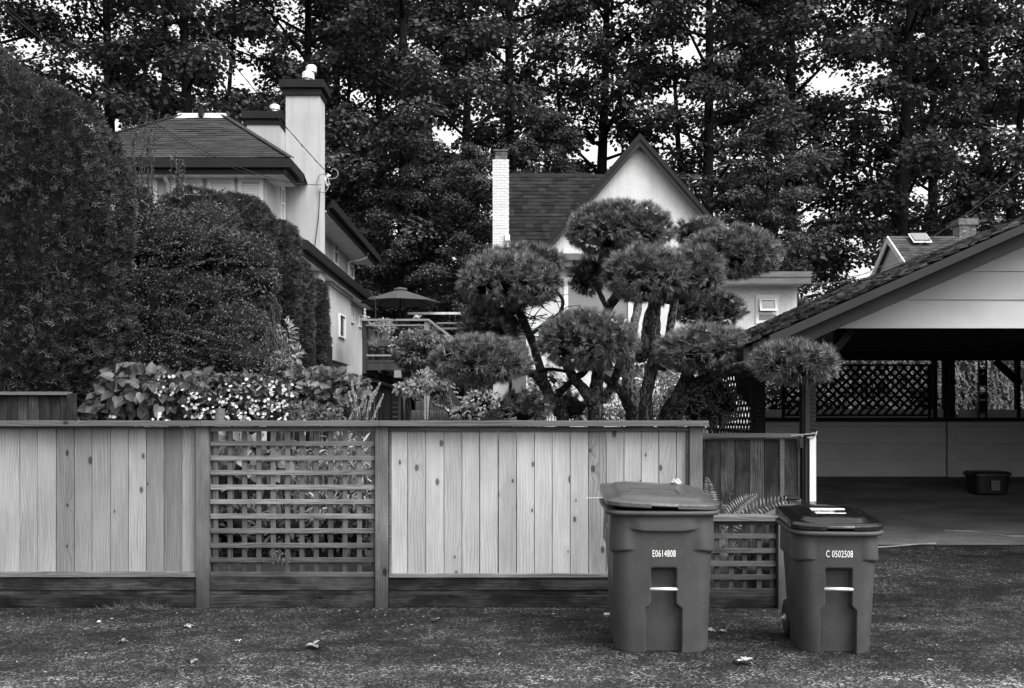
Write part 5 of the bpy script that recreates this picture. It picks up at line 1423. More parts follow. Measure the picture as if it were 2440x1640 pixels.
# twig tangle under the left pads
mb = MB()
for i in range(90):
    a_ = P(random.uniform(1190, 1330), random.uniform(690, 830), random.uniform(9.7, 10.1))
    d_ = Vector((random.uniform(-1, 1), random.uniform(-.4, .4), random.uniform(-.25, .35))).normalized()
    b_ = a_ + d_ * random.uniform(.12, .34); m_ = (a_ + b_) / 2 + Vector((0, 0, random.uniform(-.05, .05)))
    mb.tube([a_, m_, b_], [.006, .0045, .002], 4, cap=False)
for p_ in PADS:
    c = P(p_[0], p_[1] + p_[3] * .35, p_[4])
    for i in range(14):
        an = random.uniform(0, 6.28); rx = p_[2] * p_[4] / FPX * random.uniform(.4, .85)
        b_ = c + Vector((rx * math.cos(an), rx * .8 * math.sin(an), random.uniform(-.02, .06)))
        mb.tube([c + Vector((0, 0, -.04)), (c + b_) / 2 + Vector((0, 0, random.uniform(-.05, .0))), b_], [.009, .006, .003], 4, cap=False)
o = mb.build('twigs', 'bark_dark', pine); o['kind'] = 'stuff'

# ------------------------------------------------------------------ hedges and cedar columns
def hedge(name, label, cat, outline, xc, yc, hd, n, mat='cedar_leaf', size=(.06, .12), left=None, group=None, seed=1, back=.25):
    """outline: (right edge x, z) from top to bottom; elliptical plan about (xc, yc) with half depth hd"""
    zs_ = [z for _, z in outline][::-1]; xr_ = [x for x, _ in outline][::-1]
    zlo, zhi = zs_[0], zs_[-1]
    gz = G(xc, yc)
    t = thing(name, (xc, yc, gz), label, cat, group)
    z = rng.uniform(zlo, zhi, n * 2); th = rng.uniform(0, 2 * math.pi, n * 2)
    keep = (np.sin(th) < .35) | (rng.random(n * 2) < back); z, th = z[keep][:n], th[keep][:n]; m = len(z)
    hw_ = np.interp(z, zs_, xr_) - xc
    taper = np.clip((zhi - z) / (zhi - zlo) * 6, 0, 1) ** .5
    hdz = hd * (.35 + .65 * taper)
    ph = np.array([mnoise.noise(Vector((a * 1.6 + seed, b * 1.5, seed))) * .5 + mnoise.noise(Vector((a * 4.5, b * 4.2 + seed, seed))) * .35 for a, b in zip(np.cos(th) * hw_, z)])
    rad = 1 + .20 * ph / np.maximum(hw_, .5) * 1.2 - .10 * rng.random(m) ** 2 / np.maximum(hw_, .6)
    x = xc + np.cos(th) * hw_ * rad; y = yc + np.sin(th) * hdz * rad * (1 + .12 * ph)
    pts = np.stack([x, y, z], 1)
    out = np.stack([np.cos(th) / np.maximum(hw_, .2), np.sin(th) / np.maximum(hdz, .2), np.zeros(m)], 1); out = unit(out)
    out[:, 2] = .55 * (1 - taper) * 2 + .25
    ax = unit(out * .75 + rng.normal(size=(m, 3)) * .36 + UP * .10)
    L = rng.uniform(size[0], size[1], m)
    me = leaf_mesh('foliage', pts - ax * (L * .3)[:, None], ax, unit(rdir(m) + out * .3), L, L * rng.uniform(.6, .95, m), SPRAY5, mat)
    link('foliage', me, t, None)
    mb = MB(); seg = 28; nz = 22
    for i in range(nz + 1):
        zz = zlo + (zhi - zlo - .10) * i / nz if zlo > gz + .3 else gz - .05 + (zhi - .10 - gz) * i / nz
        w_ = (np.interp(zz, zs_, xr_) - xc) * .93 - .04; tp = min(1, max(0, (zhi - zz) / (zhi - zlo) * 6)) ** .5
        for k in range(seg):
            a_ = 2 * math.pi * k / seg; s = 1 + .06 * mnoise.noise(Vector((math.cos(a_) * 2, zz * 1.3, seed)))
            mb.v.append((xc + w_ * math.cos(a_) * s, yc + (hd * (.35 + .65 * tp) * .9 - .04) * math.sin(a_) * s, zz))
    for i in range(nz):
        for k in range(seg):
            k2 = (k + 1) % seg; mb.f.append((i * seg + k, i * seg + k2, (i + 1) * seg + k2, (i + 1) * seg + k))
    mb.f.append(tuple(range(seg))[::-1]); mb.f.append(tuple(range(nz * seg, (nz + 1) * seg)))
    mb.build('dark_core', 'core', t, smooth=True)
    mb = MB()
    for k in range(3): mb.tube([(xc + (k - 1) * .25, yc, gz - .05), (xc + (k - 1) * .3, yc, zlo + .6)], [.09, .06], 8)
    mb.build('stem', 'bark_dark', t)
    return t
HD = 10.4
ol = [(-40, 95), (20, 140), (85, 185), (178, 232), (246, 303), (276, 387), (288, 500), (294, 628), (298, 753), (278, 836), (225, 925), (190, 950), (172, 1090)]
ol = [(PX(a_, HD), PZ(b_, HD)) for a_, b_ in ol]
hedge('cedar_hedge', 'tall rounded dark cedar hedge filling the left edge of the picture', 'hedge', ol, -6.9, HD + .2, 1.25, 36000, size=(.06, .13), seed=2, back=.12)
def column(px, ptop, hwpx, d, label, n, pbot=905, seed=3):
    xc = PX(px, d); z1 = PZ(ptop, d); z0 = max(PZ(pbot, d), G(xc, d) + .2); hw_ = hwpx * d / FPX
    ol = [(xc + .03, z1), (xc + hw_ * .55, z1 - .03), (xc + hw_ * .82, z1 - .12), (xc + hw_ * .96, z1 - .40), (xc + hw_, z1 - 1.0), (xc + hw_ * 1.02, (z0 + z1) / 2), (xc + hw_ * .9, z0)]
    return hedge('cedar_column', label, 'cedar', ol, xc, d, hw_ * .9, n, size=(.05, .11), seed=seed, group='cedar columns along the garden edge', back=.3)
column(462, 458, 104, 13.2, 'leftmost clipped cedar column, below the upper storey windows', 11000, seed=4)
column(560, 470, 98, 13.8, 'clipped cedar column just right of centre, in front of the blind covered window', 11000, seed=5)
column(648, 528, 62, 14.6, 'clipped cedar column with sloping shoulder below the narrow side window', 8500, seed=6)
column(702, 618, 44, 16.2, 'slim cedar column just left of the lower eave corner', 7000, seed=7)
column(745, 668, 38, 17.6, 'rightmost slim cedar column against the stucco side wall', 7000, seed=8)

# ------------------------------------------------------------------ sprawling small leaved shrub with whippy shoots
shr = thing('cotoneaster_shrub', (PX(430, 11.2), 11.2, G(-3.8, 11.2)), 'sprawling small leaved shrub with upright whippy shoots between the hedge and cedar columns', 'shrub')
PT, AX, NR = [], [], []
SL_ = [(330, 500, 50, 70, 11.5, 2200), (310, 860, 90, 100, 11.1, 4200), (230, 930, 90, 70, 11.0, 2500), (420, 560, 60, 75, 11.6, 2600), (500, 540, 60, 60, 11.9, 2200)]
for i in range(20):
    a_, b_ = i % 5, i // 5
    SL_.append((335 + a_ * 62 + random.uniform(-28, 28), 600 + b_ * 82 + random.uniform(-30, 30), random.uniform(48, 78), random.uniform(50, 85), 11.35 + random.uniform(-.25, .2) + a_ * .09 - b_ * .08, 2300))
for px, py, rx, ry, d, n in SL_:
    c = P(px, py, d); r = (rx * d / FPX, .42, ry * d / FPX)
    p, nn = ellipsoid_pts(n, c, r, .55); PT.append(p); AX.append(unit(nn + rng.normal(size=(n, 3)) * .7)); NR.append(unit(nn + rng.normal(size=(n, 3)) * .6 + UP * .5))
    blob(c, (r[0] * .74, r[1] * .7, r[2] * .74), 18, 12, 1, .4, px).build('dark_core', 'core', shr, smooth=True)
def shoot(a_, d0, L, n, bend, PT, AX, NR, mb, rad=.005):
    pts = []; p = Vector(a_); d = Vector(d0).normalized()
    for i in range(9):
        pts.append(p.copy()); p = p + d * (L / 8); d = (d + Vector(bend) * (1 / 8)).normalized()
    mb.tube(pts, [rad * (1 - i / 9) + .001 for i in range(9)], 4, cap=False)
    u = rng.random(n) * 7.99; idx = u.astype(int); fr = u - idx
    A = np.array(pts); q = A[idx] * (1 - fr)[:, None] + A[np.minimum(idx + 1, 8)] * fr[:, None]
    tan = unit(A[np.minimum(idx + 1, 8)] - A[idx])
    PT.append(q); AX.append(unit(tan * .5 + rng.normal(size=(n, 3)) * .8)); NR.append(unit(rng.normal(size=(n, 3)) * .6 + UP))
mb = MB()
for i in range(26):     # upright shoots
    px = random.choice((285, 305, 318, 330, 345, 356, 370, 400, 425, 440)) + random.uniform(-8, 8)
    top = random.uniform(.5, 1.05) * (1.0 if px < 380 else .6)
    a_ = P(px, 470, 11.35)
    shoot(a_, (random.uniform(-.12, .12), random.uniform(-.1, .1), 1), top, 80, (random.uniform(-.15, .25), 0, -.1), PT, AX, NR, mb)
for i in range(95):     # arching side sprays catching the light
    a_ = P(random.uniform(320, 560), random.uniform(500, 860), random.uniform(10.75, 11.1))
    shoot(a_, (random.uniform(.2, 1), -.5, random.uniform(-.1, .7)), random.uniform(.3, .75), 110, (random.uniform(0, .4), 0, -.35), PT, AX, NR, mb)
o = mb.build('shoots', 'twig', shr); o['kind'] = 'stuff'
PT, AX, NR = map(np.concatenate, (PT, AX, NR)); L = rng.uniform(.018, .036, len(PT))
link('foliage', leaf_mesh('foliage', PT, AX, NR, L, L * .6, RHOMB, 'small_leaf'), shr, None)
# bare hanging twigs at its right side
mb = MB()
for i in range(70):
    a_ = P(random.uniform(560, 660), random.uniform(690, 800), 12.2); p = [a_]
    for k in range(5): p.append(p[-1] + Vector((random.uniform(-.06, .06), random.uniform(-.04, .02), -random.uniform(.03, .12))))
    mb.tube(p, [.006, .005, .004, .004, .003, .002], 4, cap=False)
o = mb.build('bare_twigs', 'twig', shr); o['kind'] = 'stuff'

# ------------------------------------------------------------------ generic leafy plants
def bush(name, label, cat, lumps, tmpl, mat, size, asp=.6, face=0.6, up=.5, droop=.3, core=True, group=None, stems=5, shell=.45):
    """lumps: (px, py, rx, ry, d, n)"""
    px0, d0 = np.mean([l[0] for l in lumps]), np.mean([l[4] for l in lumps])
    b = Vector((PX(px0, d0), d0, G(PX(px0, d0), d0)))
    t = thing(name, b, label, cat, group); PT, AX, NR = [], [], []
    mb = MB(); cb = MB()
    for px, py, rx, ry, d, n in lumps:
        c = P(px, py, d); r = (rx * d / FPX, max(.12, min(.45, rx * d / FPX)), ry * d / FPX)
        p, nn = ellipsoid_pts(n, c, r, shell)
        PT.append(p); NR.append(unit(nn * .6 + np.array([0, -face, up]) + rng.normal(size=(n, 3)) * .45))
        AX.append(unit(nn * .7 + rng.normal(size=(n, 3)) * .5 - UP * droop))
        for k in range(stems):
            e_ = c + Vector((random.uniform(-r[0], r[0]) * .6, random.uniform(-r[1], r[1]) * .6, random.uniform(-.2, .5) * r[2]))
            g0 = Vector((b.x + (c.x - b.x) * .5 + random.uniform(-.05, .05), b.y + (c.y - b.y) * .5, 0)); g0.z = G(g0.x, g0.y) - .02
            mb.tube([g0, (g0 + e_) / 2 + Vector((random.uniform(-.04, .04), 0, .05)), e_], [.010, .007, .003], 5, cap=False)
        if core:
            bb = blob(c, (r[0] * .7, r[1] * .7, r[2] * .72), 14, 9, 1, .3, px); n0 = len(cb.v)
            cb.v += bb.v; cb.f += [tuple(i + n0 for i in f_) for f_ in bb.f]
    PT, AX, NR = map(np.concatenate, (PT, AX, NR)); n = len(PT); L = rng.uniform(size[0], size[1], n)
    link('leaves', leaf_mesh('leaves', PT, AX, NR, L, L * asp, tmpl, mat), t, None)
    mb.build('stems', 'twig', t)
    if core: cb.build('dark_core', 'core', t, smooth=True)
    return t
vine = bush('climbing_vine', 'climbing vine with large heart shaped leaves under the tall hedge', 'vine',
     [(265, 965, 50, 55, 9.0, 170), (340, 940, 85, 60, 8.9, 340), (425, 945, 60, 58, 9.0, 210), (310, 900, 65, 32, 9.1, 120), (500, 922, 70, 36, 9.3, 170), (600, 930, 80, 36, 9.4, 170)],
     HEART, 'vine_leaf', (.07, .125), .85, .9, .25, .75)
fl = bush('white_flower_bush', 'bushy plant covered in small white round blossoms behind the fence cap', 'flower bush',
     [(500, 965, 70, 45, 9.0, 700), (590, 960, 75, 50, 9.0, 800), (660, 955, 45, 55, 9.1, 500), (560, 915, 90, 25, 9.2, 400)],
     LEAF6, 'vine_leaf', (.03, .06), .6, .6, .5, .3)
def blossoms(parent, spots, name='blossoms', size=(.012, .021)):
    PTb, AXb = [], []
    for px, py, rx, ry, d, n in spots:
        q = np.array([P(px + rx * a_, py + ry * b_, d + random.uniform(-.12, .08)) for a_, b_ in rng.uniform(-1, 1, (n, 2))]); PTb.append(q)
    q = np.concatenate(PTb); n = len(q); P5, A5, N5 = [], [], []
    nr = unit(rng.normal(size=(n, 3)) * .45 + np.array([0, -1, .35]))
    a0 = unit(np.cross(nr, rdir(n))); b0 = np.cross(nr, a0)
    for k in range(5):
        a_ = 2 * math.pi * k / 5; P5.append(q); A5.append(a0 * math.cos(a_) + b0 * math.sin(a_) + nr * .15); N5.append(nr)
    L = np.tile(rng.uniform(size[0], size[1], n), 5)
    o = link(name, leaf_mesh(name, np.concatenate(P5), np.concatenate(A5), np.concatenate(N5), L, L * 1.1, RHOMB, 'petal'), parent, None); o['kind'] = 'stuff'
blossoms(fl, [(395, 920, 25, 25, 8.75, 16), (380, 985, 25, 18, 8.7, 10), (455, 960, 22, 35, 8.7, 26), (500, 975, 45, 25, 8.7, 30), (560, 945, 40, 30, 8.75, 24), (585, 985, 45, 18, 8.7, 24), (640, 975, 45, 25, 8.7, 34), (668, 940, 30, 25, 8.75, 26), (620, 920, 60, 20, 8.9, 20), (270, 995, 10, 5, 8.7, 5)])
# a pale urn half hidden among the flowers
ur = thing('garden_urn', (PX(525, 8.95), 8.72, G(-2.6, 8.72)), 'rounded pale urn half hidden among the white blossoms', 'urn')
cz = PZ(990, 8.72)
MB().lathe(PX(525, 8.72), 8.72, [(.05, G(-2.6, 8.72)), (.035, cz - .30), (.05, cz - .12), (.055, cz - .02), (.04, cz + .05), (.045, cz + .06)], 16).build('body', 'urn', ur, smooth=True)
bush('hydrangea_shrub', 'dense shrub with layered broad leaves right of the white blossoms', 'shrub',
     [(765, 915, 75, 28, 9.9, 420), (800, 935, 55, 50, 9.7, 420), (730, 925, 50, 35, 9.8, 260), (850, 925, 22, 22, 9.9, 70), (770, 970, 40, 30, 9.6, 160)],
     LEAF6, 'broad_leaf', (.06, .12), .72, .7, .55, .35)
bush('young_laurel', 'small pale leafed sprig shrub in front of the hydrangea leaves', 'shrub', [(725, 985, 40, 26, 8.9, 200), (775, 990, 45, 20, 8.9, 200)], LEAF6, 'broad_leaf', (.03, .06), .5, .5, .7, -.2, core=False)
bush('rhododendron', 'pale leaved upright shrub growing out above the diamond trellis', 'shrub', [(683, 800, 16, 30, 12.4, 60), (690, 850, 30, 22, 12.4, 90), (672, 870, 22, 20, 12.4, 60)], LEAF6, 'pale_leaf', (.07, .13), .32, .5, .8, -.1, core=False)
# bottlebrush spikes
spk = thing('spike_flower_plant', (PX(868, 9.3), 9.3, G(-1.4, 9.3)), 'plant with pale upright fuzzy flower spikes just above the fence cap', 'plant')
for i, (px, py, l_, tl_) in enumerate(((842, 925, 36, -.1), (852, 908, 30, .15), (860, 950, 42, .25), (868, 935, 30, .35), (878, 960, 38, .15), (884, 945, 28, .3), (893, 925, 32, .45), (900, 955, 36, .4), (846, 960, 40, .05), (873, 985, 30, .2), (888, 985, 34, .35), (856, 985, 30, .1), (836, 945, 25, -.2), (866, 970, 34, .2))):
    b0 = P(px, py + l_ * .5, 9.25 + (i % 4) * .05); d_ = Vector((tl_, 0, 1)).normalized(); L_ = l_ * 9.3 / FPX
    n = 240; u = rng.random(n); c_ = np.array(b0)[None] + np.array(d_)[None] * (u * L_)[:, None]
    ax = unit(rng.normal(size=(n, 3)) + np.array(d_) * .5)
    sp_ = link('flower_spike', leaf_mesh('flower_spike', c_, ax, rdir(n), rng.uniform(.014, .026, n) * (1 - .5 * u), .008, RHOMB, 'spike'), spk, None)
    g0 = Vector((PX(868, 9.3) + (b0.x - PX(868, 9.3)) * .4, 9.3, G(-1.4, 9.3)))
    MB().tube([g0, (g0 + b0) / 2, b0, b0 + d_ * L_], [.005, .004, .004, .002], 5).build('stalk', 'twig', spk)
# lace leaf maple and paler shrubs around it
jm = thing('japanese_maple', (PX(1075, 12.2), 12.2, G(-.7, 12.2)), 'small japanese maple with drooping fine leaves and bent bare trunk left of the pine', 'tree')
def jlimb(pts, rr, nm='branch'):
    V = [P(*p) for p in pts]; MB().tube(V, rr, 8, jitter=.05).build(nm, 'bark_pale', jm, smooth=True)
jlimb([(1095, 1080, 12.2), (1083, 1003, 12.2), (1066, 950, 12.15), (1060, 915, 12.1), (1030, 880, 12.1), (1015, 840, 12.1)], [.07, .06, .05, .045, .03, .015], 'trunk')
jlimb([(1078, 985, 12.2), (1060, 972, 12.1), (1035, 965, 12.0), (1025, 955, 12)], [.03, .025, .02, .01])
jlimb([(1062, 930, 12.1), (1000, 920, 12.0), (985, 895, 12), (970, 860, 12)], [.03, .022, .02, .01])
jlimb([(1030, 880, 12.1), (1012, 850, 12.1), (1000, 820, 12.1)], [.02, .016, .01])
PT, AX, NR = [], [], []
for px, py, rx, ry, n in ((1005, 812, 60, 26, 3000), (1050, 830, 40, 26, 1400), (985, 855, 42, 24, 1800), (960, 840, 25, 16, 600), (1000, 915, 45, 18, 700)):
    c = P(px, py, 12.1); r = (rx * 12.1 / FPX, .3, ry * 12.1 / FPX); p, nn = ellipsoid_pts(n, c, r, .6)
    PT.append(p); AX.append(unit(nn * .6 - UP * .7 + rng.normal(size=(n, 3)) * .4)); NR.append(unit(nn + UP * .6 + rng.normal(size=(n, 3)) * .5))
PT, AX, NR = map(np.concatenate, (PT, AX, NR)); L = rng.uniform(.03, .055, len(PT))
link('crown', leaf_mesh('crown', PT, AX, NR, L, L * .8, PALM, 'jm_leaf'), jm, None)
bush('pale_dogwood', 'pale leaved low shrub spreading in front of the deck post', 'shrub', [(1030, 905, 45, 22, 11.6, 260), (985, 925, 45, 18, 11.5, 260), (1060, 890, 30, 25, 11.7, 160)], LEAF6, 'pale_leaf', (.035, .07), .65, .6, .7, .2, core=False)
bush('pale_garden_shrub', 'pale leaved shrub low between the pine and the small maple', 'shrub', [(1150, 960, 45, 30, 12.0, 380), (1110, 985, 40, 20, 11.8, 220), (1190, 975, 35, 25, 12.2, 240)], LEAF6, 'pale_leaf', (.035, .07), .6, .6, .7, .2)
bush('variegated_shrub', 'pale leaved shrub seen behind the left pine branches', 'shrub', [(1300, 905, 40, 32, 13.5, 380), (1340, 930, 30, 30, 13.6, 260), (1280, 945, 40, 25, 13.4, 260)], LEAF6, 'pale_leaf', (.04, .08), .55, .6, .7, .2)
bush('bright_garden_shrub', 'bright pale shrub filling the gaps between the pine trunks', 'shrub', [(1480, 960, 60, 55, 11.2, 900), (1560, 930, 55, 70, 11.3, 900), (1630, 905, 60, 45, 11.5, 700), (1600, 975, 60, 40, 11.0, 600), (1400, 985, 50, 22, 11.2, 300)], LEAF6, 'pale_leaf', (.035, .075), .42, .6, .8, .0, core=False)
bush('arching_shrub', 'shrub with arching pale feathery sprays left of the carport lattice', 'shrub', [(1690, 930, 55, 35, 10.6, 600), (1640, 960, 50, 40, 10.4, 500), (1720, 965, 45, 40, 10.6, 500), (1680, 995, 60, 25, 10.3, 400)], LEAF6, 'jm_leaf', (.04, .08), .32, .5, .5, .25)
# plants seen through the lattice panel
bush('lattice_hosta', 'broad pale leaves seen through the upper left of the lattice panel', 'plant', [(560, 1080, 60, 50, 8.7, 90), (620, 1100, 60, 40, 8.9, 90), (540, 1150, 50, 40, 8.8, 60)], LEAF6, 'jm_leaf', (.09, .17), .7, .6, .6, .3, core=False)
bush('lattice_fern_mass', 'pale feathery foliage seen through the middle of the lattice panel', 'plant', [(690, 1110, 60, 60, 9.2, 900), (750, 1150, 80, 60, 9.4, 1100), (640, 1170, 80, 40, 9.3, 600)], LEAF6, 'pale_leaf', (.02, .045), .35, .4, .8, .0, core=False)
bush('lattice_lily', 'long strappy leaves seen through the right of the lattice panel', 'plant', [(820, 1090, 60, 60, 9.0, 300), (860, 1140, 40, 60, 9.1, 220), (800, 1200, 80, 30, 9.0, 200)], LEAF6, 'pale_leaf', (.06, .12), .22, .5, .7, .1, core=False)
bush('lattice_ground_cover', 'dark low ground cover seen at the foot of the lattice panel', 'plant', [(560, 1260, 80, 60, 8.4, 360), (690, 1270, 90, 55, 8.4, 360), (820, 1265, 80, 60, 8.4, 360)], LEAF6, 'vine_leaf', (.04, .09), .5, .6, .6, .2)
# ------------------------------------------------------------------ ferns
def fern(name, label, base, fronds, Lr=(.35, .6), mat='fern_leaf', lean=None):
    t = thing(name, base, label, 'fern'); b = Vector(base)
    for i in range(fronds):
        an = random.uniform(0, 6.28); L_ = random.uniform(*Lr)
        d = Vector((math.cos(an) * .5, math.sin(an) * .4 - .15, 1)).normalized(); p = b.copy(); pts = []
        if lean: d = (d + Vector(lean)).normalized()
        for k in range(15):
            pts.append(p.copy()); p = p + d * (L_ / 14); d = (d + Vector((math.cos(an) * .06, math.sin(an) * .05, -.07))).normalized()
        A = np.array(pts); tan = unit(np.gradient(A, axis=0)); side = unit(np.cross(tan, np.array([random.uniform(-.35, .35), 1, random.uniform(-.3, .3)])))
        P_, A_, N_, L2 = [], [], [], []
        for k in range(2, 15):
            for fr in (0, .5):
                q = A[k] if fr == 0 or k == 14 else (A[k] + A[k + 1]) / 2
                ln_ = .085 * math.sin(math.pi * min(1, (k + fr - 1) / 14) ** .7) + .008
                for s in (-1, 1):
                    P_.append(q); A_.append(side[k] * s + tan[k] * .35); N_.append(np.cross(tan[k], side[k])); L2.append(ln_)
        L2 = np.array(L2)
        f_ = link('frond', leaf_mesh('frond', P_, A_, np.array(N_) + rng.normal(size=(len(P_), 3)) * .15, L2, .018, RHOMB, mat), t, None)
        f_['kind'] = 'stuff'
        MB().tube(pts, [.004 * (1 - k / 16) + .001 for k in range(15)], 4).build('stem', 'twig', f_)
    return t
fern('fern', 'fern with feathery fronds behind the large bin, against the old fence', (PX(1700, 8.6), 8.6, G(1.76, 8.6) - .01), 11, (.75, 1.15))
fern('fern', 'small fern at the foot of the old fence beside the cedar fence post', (PX(1655, 8.5), 8.5, G(1.6, 8.5) - .01), 6, (.6, .95))
fern('fern', 'fern arching above the old board fence cap', (PX(1735, 9.9), 9.9, G(2.0, 9.9) - .01), 9, (.9, 1.25))
fern('fern', 'low fern seen through the low lattice between the bins', (PX(1770, 8.3), 8.3, G(1.95, 8.3) - .01), 8, (.35, .6))
# ------------------------------------------------------------------ drooping cedar and hedge beyond the carport
dc = thing('weeping_cedar', (PX(2240, 17.5), 17.5, G(7.6, 17.5)), 'weeping cedar with pale drooping sprays seen through the carport back opening', 'tree')
MB().tube([(PX(2240, 17.5), 17.5, G(7.6, 17.5) - .05), (PX(2240, 17.5), 17.6, 2.9)], [.2, .08], 9).build('trunk', 'bark_dark', dc)
for px, py, rx, ry in ((1960, 900, 190, 150), (2330, 890, 170, 160), (2140, 900, 170, 150)):
    c = P(px, py, 18.0); blob(c, (rx * 18 / FPX, .6, ry * 18 / FPX), 20, 12, 1, .3, px).build('crown_core', 'core', dc, smooth=True)
PT, AX = [], []
for i in range(520):
    px, py = random.uniform(1810, 2440), random.uniform(800, 985); a_ = np.array(P(px, py, random.uniform(16.9, 17.5)))
    dx_ = random.uniform(-.22, .22); L_ = random.uniform(.25, .55); n = 46
    u = rng.random(n); q = a_ + np.stack([dx_ * (1 - (1 - u) ** 2), np.zeros(n) - .15 * u, -L_ * u ** 1.5], 1)
    PT.append(q); AX.append(unit(rng.normal(size=(n, 3)) * .7 + np.array([dx_ * .5, -.3, -.8])))
PT, AX = np.concatenate(PT), np.concatenate(AX)
link('sprays', leaf_mesh('sprays', PT, AX, rdir(len(PT)), rng.uniform(.03, .06, len(PT)), .012, RHOMB, 'droop_leaf'), dc, None)
bush('back_hedge', 'leafy hedge seen through the carport diamond lattice', 'hedge', [(1860, 960, 60, 70, 16.4, 900), (1950, 985, 90, 40, 16.2, 900), (2080, 990, 90, 35, 16.2, 900)], LEAF6, 'pale_leaf', (.04, .07), .5, .6, .6, .1)
# ------------------------------------------------------------------ deck plants
def potplant(px, d, r, h, label, kind):
    t, c = pot(px, d, r, h, label)
    if kind == 'grass':
        n = 900; th = rng.uniform(0, 6.28, n); el = rng.uniform(.2, 1.3, n)
        ax = np.stack([np.cos(th) * np.cos(el), np.sin(th) * np.cos(el), np.sin(el)], 1)
        q = np.array(c) + ax * np.array([.10, .10, .02]); L = rng.uniform(.15, .42, n)
        link('grass', leaf_mesh('grass', q, ax, rdir(n), L, .010, NEEDLE, 'pale_leaf'), t, None)
        n = 500; q, nn = ellipsoid_pts(n, c + Vector((0, 0, .02)), (r * 1.3, r * 1.2, .14), .6)
        link('leaves', leaf_mesh('leaves', q, unit(nn - UP * .6), rdir(n), .06, .02, RHOMB, 'broad_leaf'), t, None)
    else:
        n = 420; q, nn = ellipsoid_pts(n, c + Vector((0, 0, .14)), (r * 1.4, r * 1.2, .2), .7)
        link('leaves', leaf_mesh('leaves', q, unit(nn + rng.normal(size=(n, 3)) * .5), unit(nn + UP), .07, .045, LEAF6, 'broad_leaf' if kind == 'leaf' else 'pale_leaf'), t, None)
        if kind != 'leaf':
            n = 60; q, nn = ellipsoid_pts(n, c + Vector((0, -.05, .18)), (r * 1.3, r, .2), .3)
            link_leaf('petals', leaf_mesh('petals', q, unit(nn + rng.normal(size=(n, 3)) * .4), unit(nn + rng.normal(size=(n, 3)) * .3), .055, .05, RHOMB, 'petal'), t, 'stuff')
    return t
potplant(908, DD + .35, .20, .34, 'dark plant pot with long grass at the left end of the deck', 'grass')
potplant(945, DD + .28, .13, .20, 'plant pot with big white blossoms beside the grass pot', 'flower')
potplant(915, DD + 1.4, .18, .75, 'tall pot with pale bushy flowers showing above the deck hand rail', 'flower')
potplant(975, DD + 1.2, .16, .45, 'plant pot with white flowers below the umbrella', 'flower')
potplant(1062, DD + 3.3, .18, .5, 'plant pot with white blossom near the stair rail', 'flower')
# ------------------------------------------------------------------ on the lane: leaves, litter, weeds
def dead_leaf(px, py, size, label, rz):
    d = EYE * FPX / (py - HY); c = Vector((PX(px, d), d, .004))
    me = leaf_mesh('fallen_leaf', np.zeros((5, 3)), np.array([[math.cos(k * 1.05 - 2.1 + rz), math.sin(k * 1.05 - 2.1 + rz), .18 * math.sin(k * 2.3 + rz * 3)] for k in range(5)]), np.tile(UP, (5, 1)) + rng.normal(size=(5, 3)) * .25,
                   np.array([.55, .85, 1, .85, .55]) * size, size * .45, LEAF6, 'dead_leaf')
    n0 = len(me.vertices)
    o = link('fallen_leaf', me, None, c); tag(o, label, 'leaf', 'fallen maple leaves on the lane')
    zmin = min(v.co.z for v in me.vertices); o.location.z = .003 - zmin
LV = [(748, 1546, .10, 'largest pale fallen maple leaf lying beside the damp patch on the lane', 1.2), (445, 1496, .06, 'pale curled fallen leaf below the left fence post', .4), (1040, 1484, .07, 'flat pale fallen leaf right of the second fence post', 2.0),
      (460, 1580, .06, 'fallen leaf near the lower edge, left of the damp patch', 2.6), (1775, 1585, .10, 'spread grey maple leaf on the asphalt between the two bins', 1.5), (1690, 1507, .06, 'curled leaf right behind the foot of the large bin', .9),
      (1432, 1503, .04, 'thin curled leaf just left of the large bin', 2.2), (290, 1532, .05, 'small pale leaf left of the curled one, below the left panel', .2), (232, 1485, .035, 'small leaf scrap nearest the left boards', 1.1), (570, 1530, .04, 'small leaf just left of the damp patch', 2.9),
      (1720, 1508, .05, 'pale leaf scrap between the bins, close to the low lattice', .6), (2155, 1475, .05, 'leaf scraps right of the smaller bin', 1.9), (2215, 1576, .03, 'tiny pale leaf at lower right', .3), (1505, 1608, .03, 'tiny pale leaf under the front of the large bin', 1.0)]
for l_ in LV: dead_leaf(*l_)
n = 1500; y = rng.uniform(5.3, 7.62, n); y = np.where(rng.random(n) < .4, 7.62 - rng.random(n) ** 2 * .9, y); x = rng.uniform(-4.6, 4.6, n)
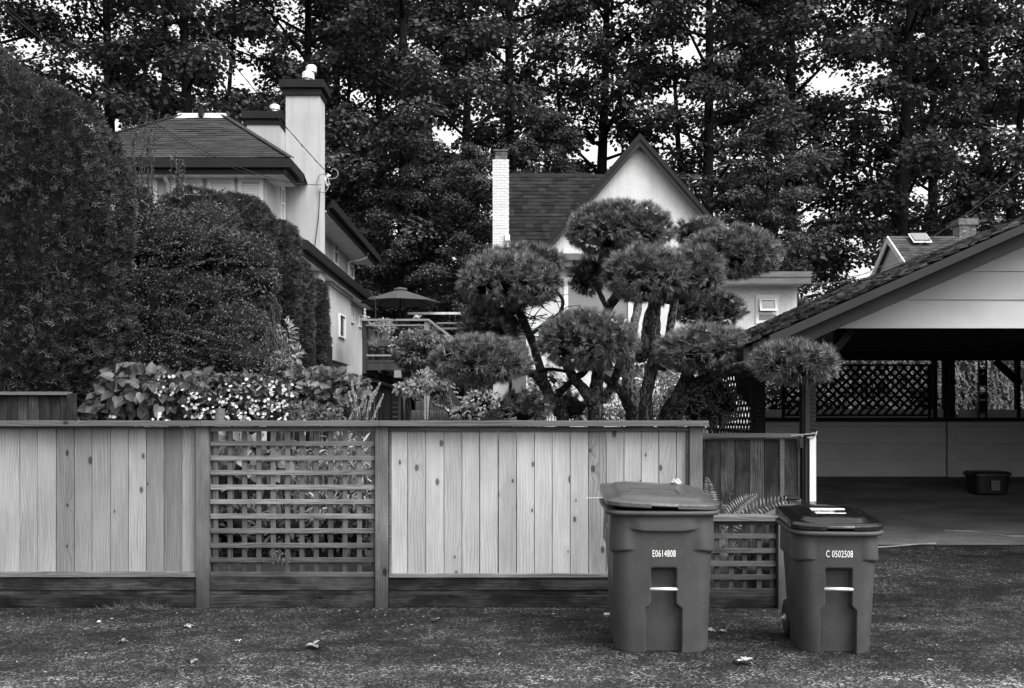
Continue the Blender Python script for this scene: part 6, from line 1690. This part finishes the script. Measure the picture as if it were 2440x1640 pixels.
ax = unit(np.stack([rng.normal(size=n), rng.normal(size=n), rng.normal(size=n) * .12], 1))
lt_ = link('leaf_litter', leaf_mesh('leaf_litter', np.stack([x, y, np.full(n, .004)], 1), ax, UP + rng.normal(size=(n, 3)) * .2, rng.uniform(.006, .030, n) * (rng.random(n) + .4), rng.uniform(.004, .014, n), RHOMB, 'debris'), None, None)
tag(lt_, 'fine pale leaf litter and seed scraps scattered on the asphalt', 'litter', kind='stuff')
def tuft(name, label, px, d, n, h, spread, mat='jm_leaf', z=None, cat='grass'):
    c = np.array([PX(px, d), d, G(PX(px, d), d) if z is None else z])
    q = c + np.stack([rng.normal(size=n) * spread, rng.normal(size=n) * .02, np.zeros(n)], 1)
    ax = unit(np.stack([rng.normal(size=n) * .8, rng.normal(size=n) * .5 - .3, np.abs(rng.normal(size=n)) * .6 + .1], 1))
    o = link(name, leaf_mesh(name, q, ax, rdir(n), rng.uniform(.4, 1, n) * h, .006, NEEDLE, mat), None, None); tag(o, label, cat, kind='stuff'); return o
tuft('grass_tuft', 'dry grass tuft at the foot of the left fence panel', 325, 7.63, 260, .12, .12, z=.0)
tuft('grass_tuft', 'small weed tuft at the foot of the lattice panel', 735, 7.63, 60, .06, .05, 'broad_leaf', z=.0)
tuft('grass_tuft', 'thin weeds along the foot of the right fence panel', 1300, 7.62, 120, .05, .35, z=.0)
sg_ = thing('sprig', (PX(662, 7.66), 7.72, fz(1376)), 'pale green sprig poking out through the lattice near its foot', 'plant')
q = np.array([np.array(P(665 + random.uniform(-22, 22), 1325 + random.uniform(-14, 16), 7.64)) for _ in range(90)])
link('leaves', leaf_mesh('leaves', q, unit(rng.normal(size=(90, 3)) + np.array([-.3, -.4, -.8])), rdir(90), rng.uniform(.03, .06, 90), .009, RHOMB, 'jm_leaf'), sg_, None)
MB().tube([(PX(662, 7.8), 7.8, G(-1.8, 7.82) + .0), P(668, 1340, 7.72), P(664, 1318, 7.655)], [.004, .003, .002], 5).build('stem', 'twig', sg_)
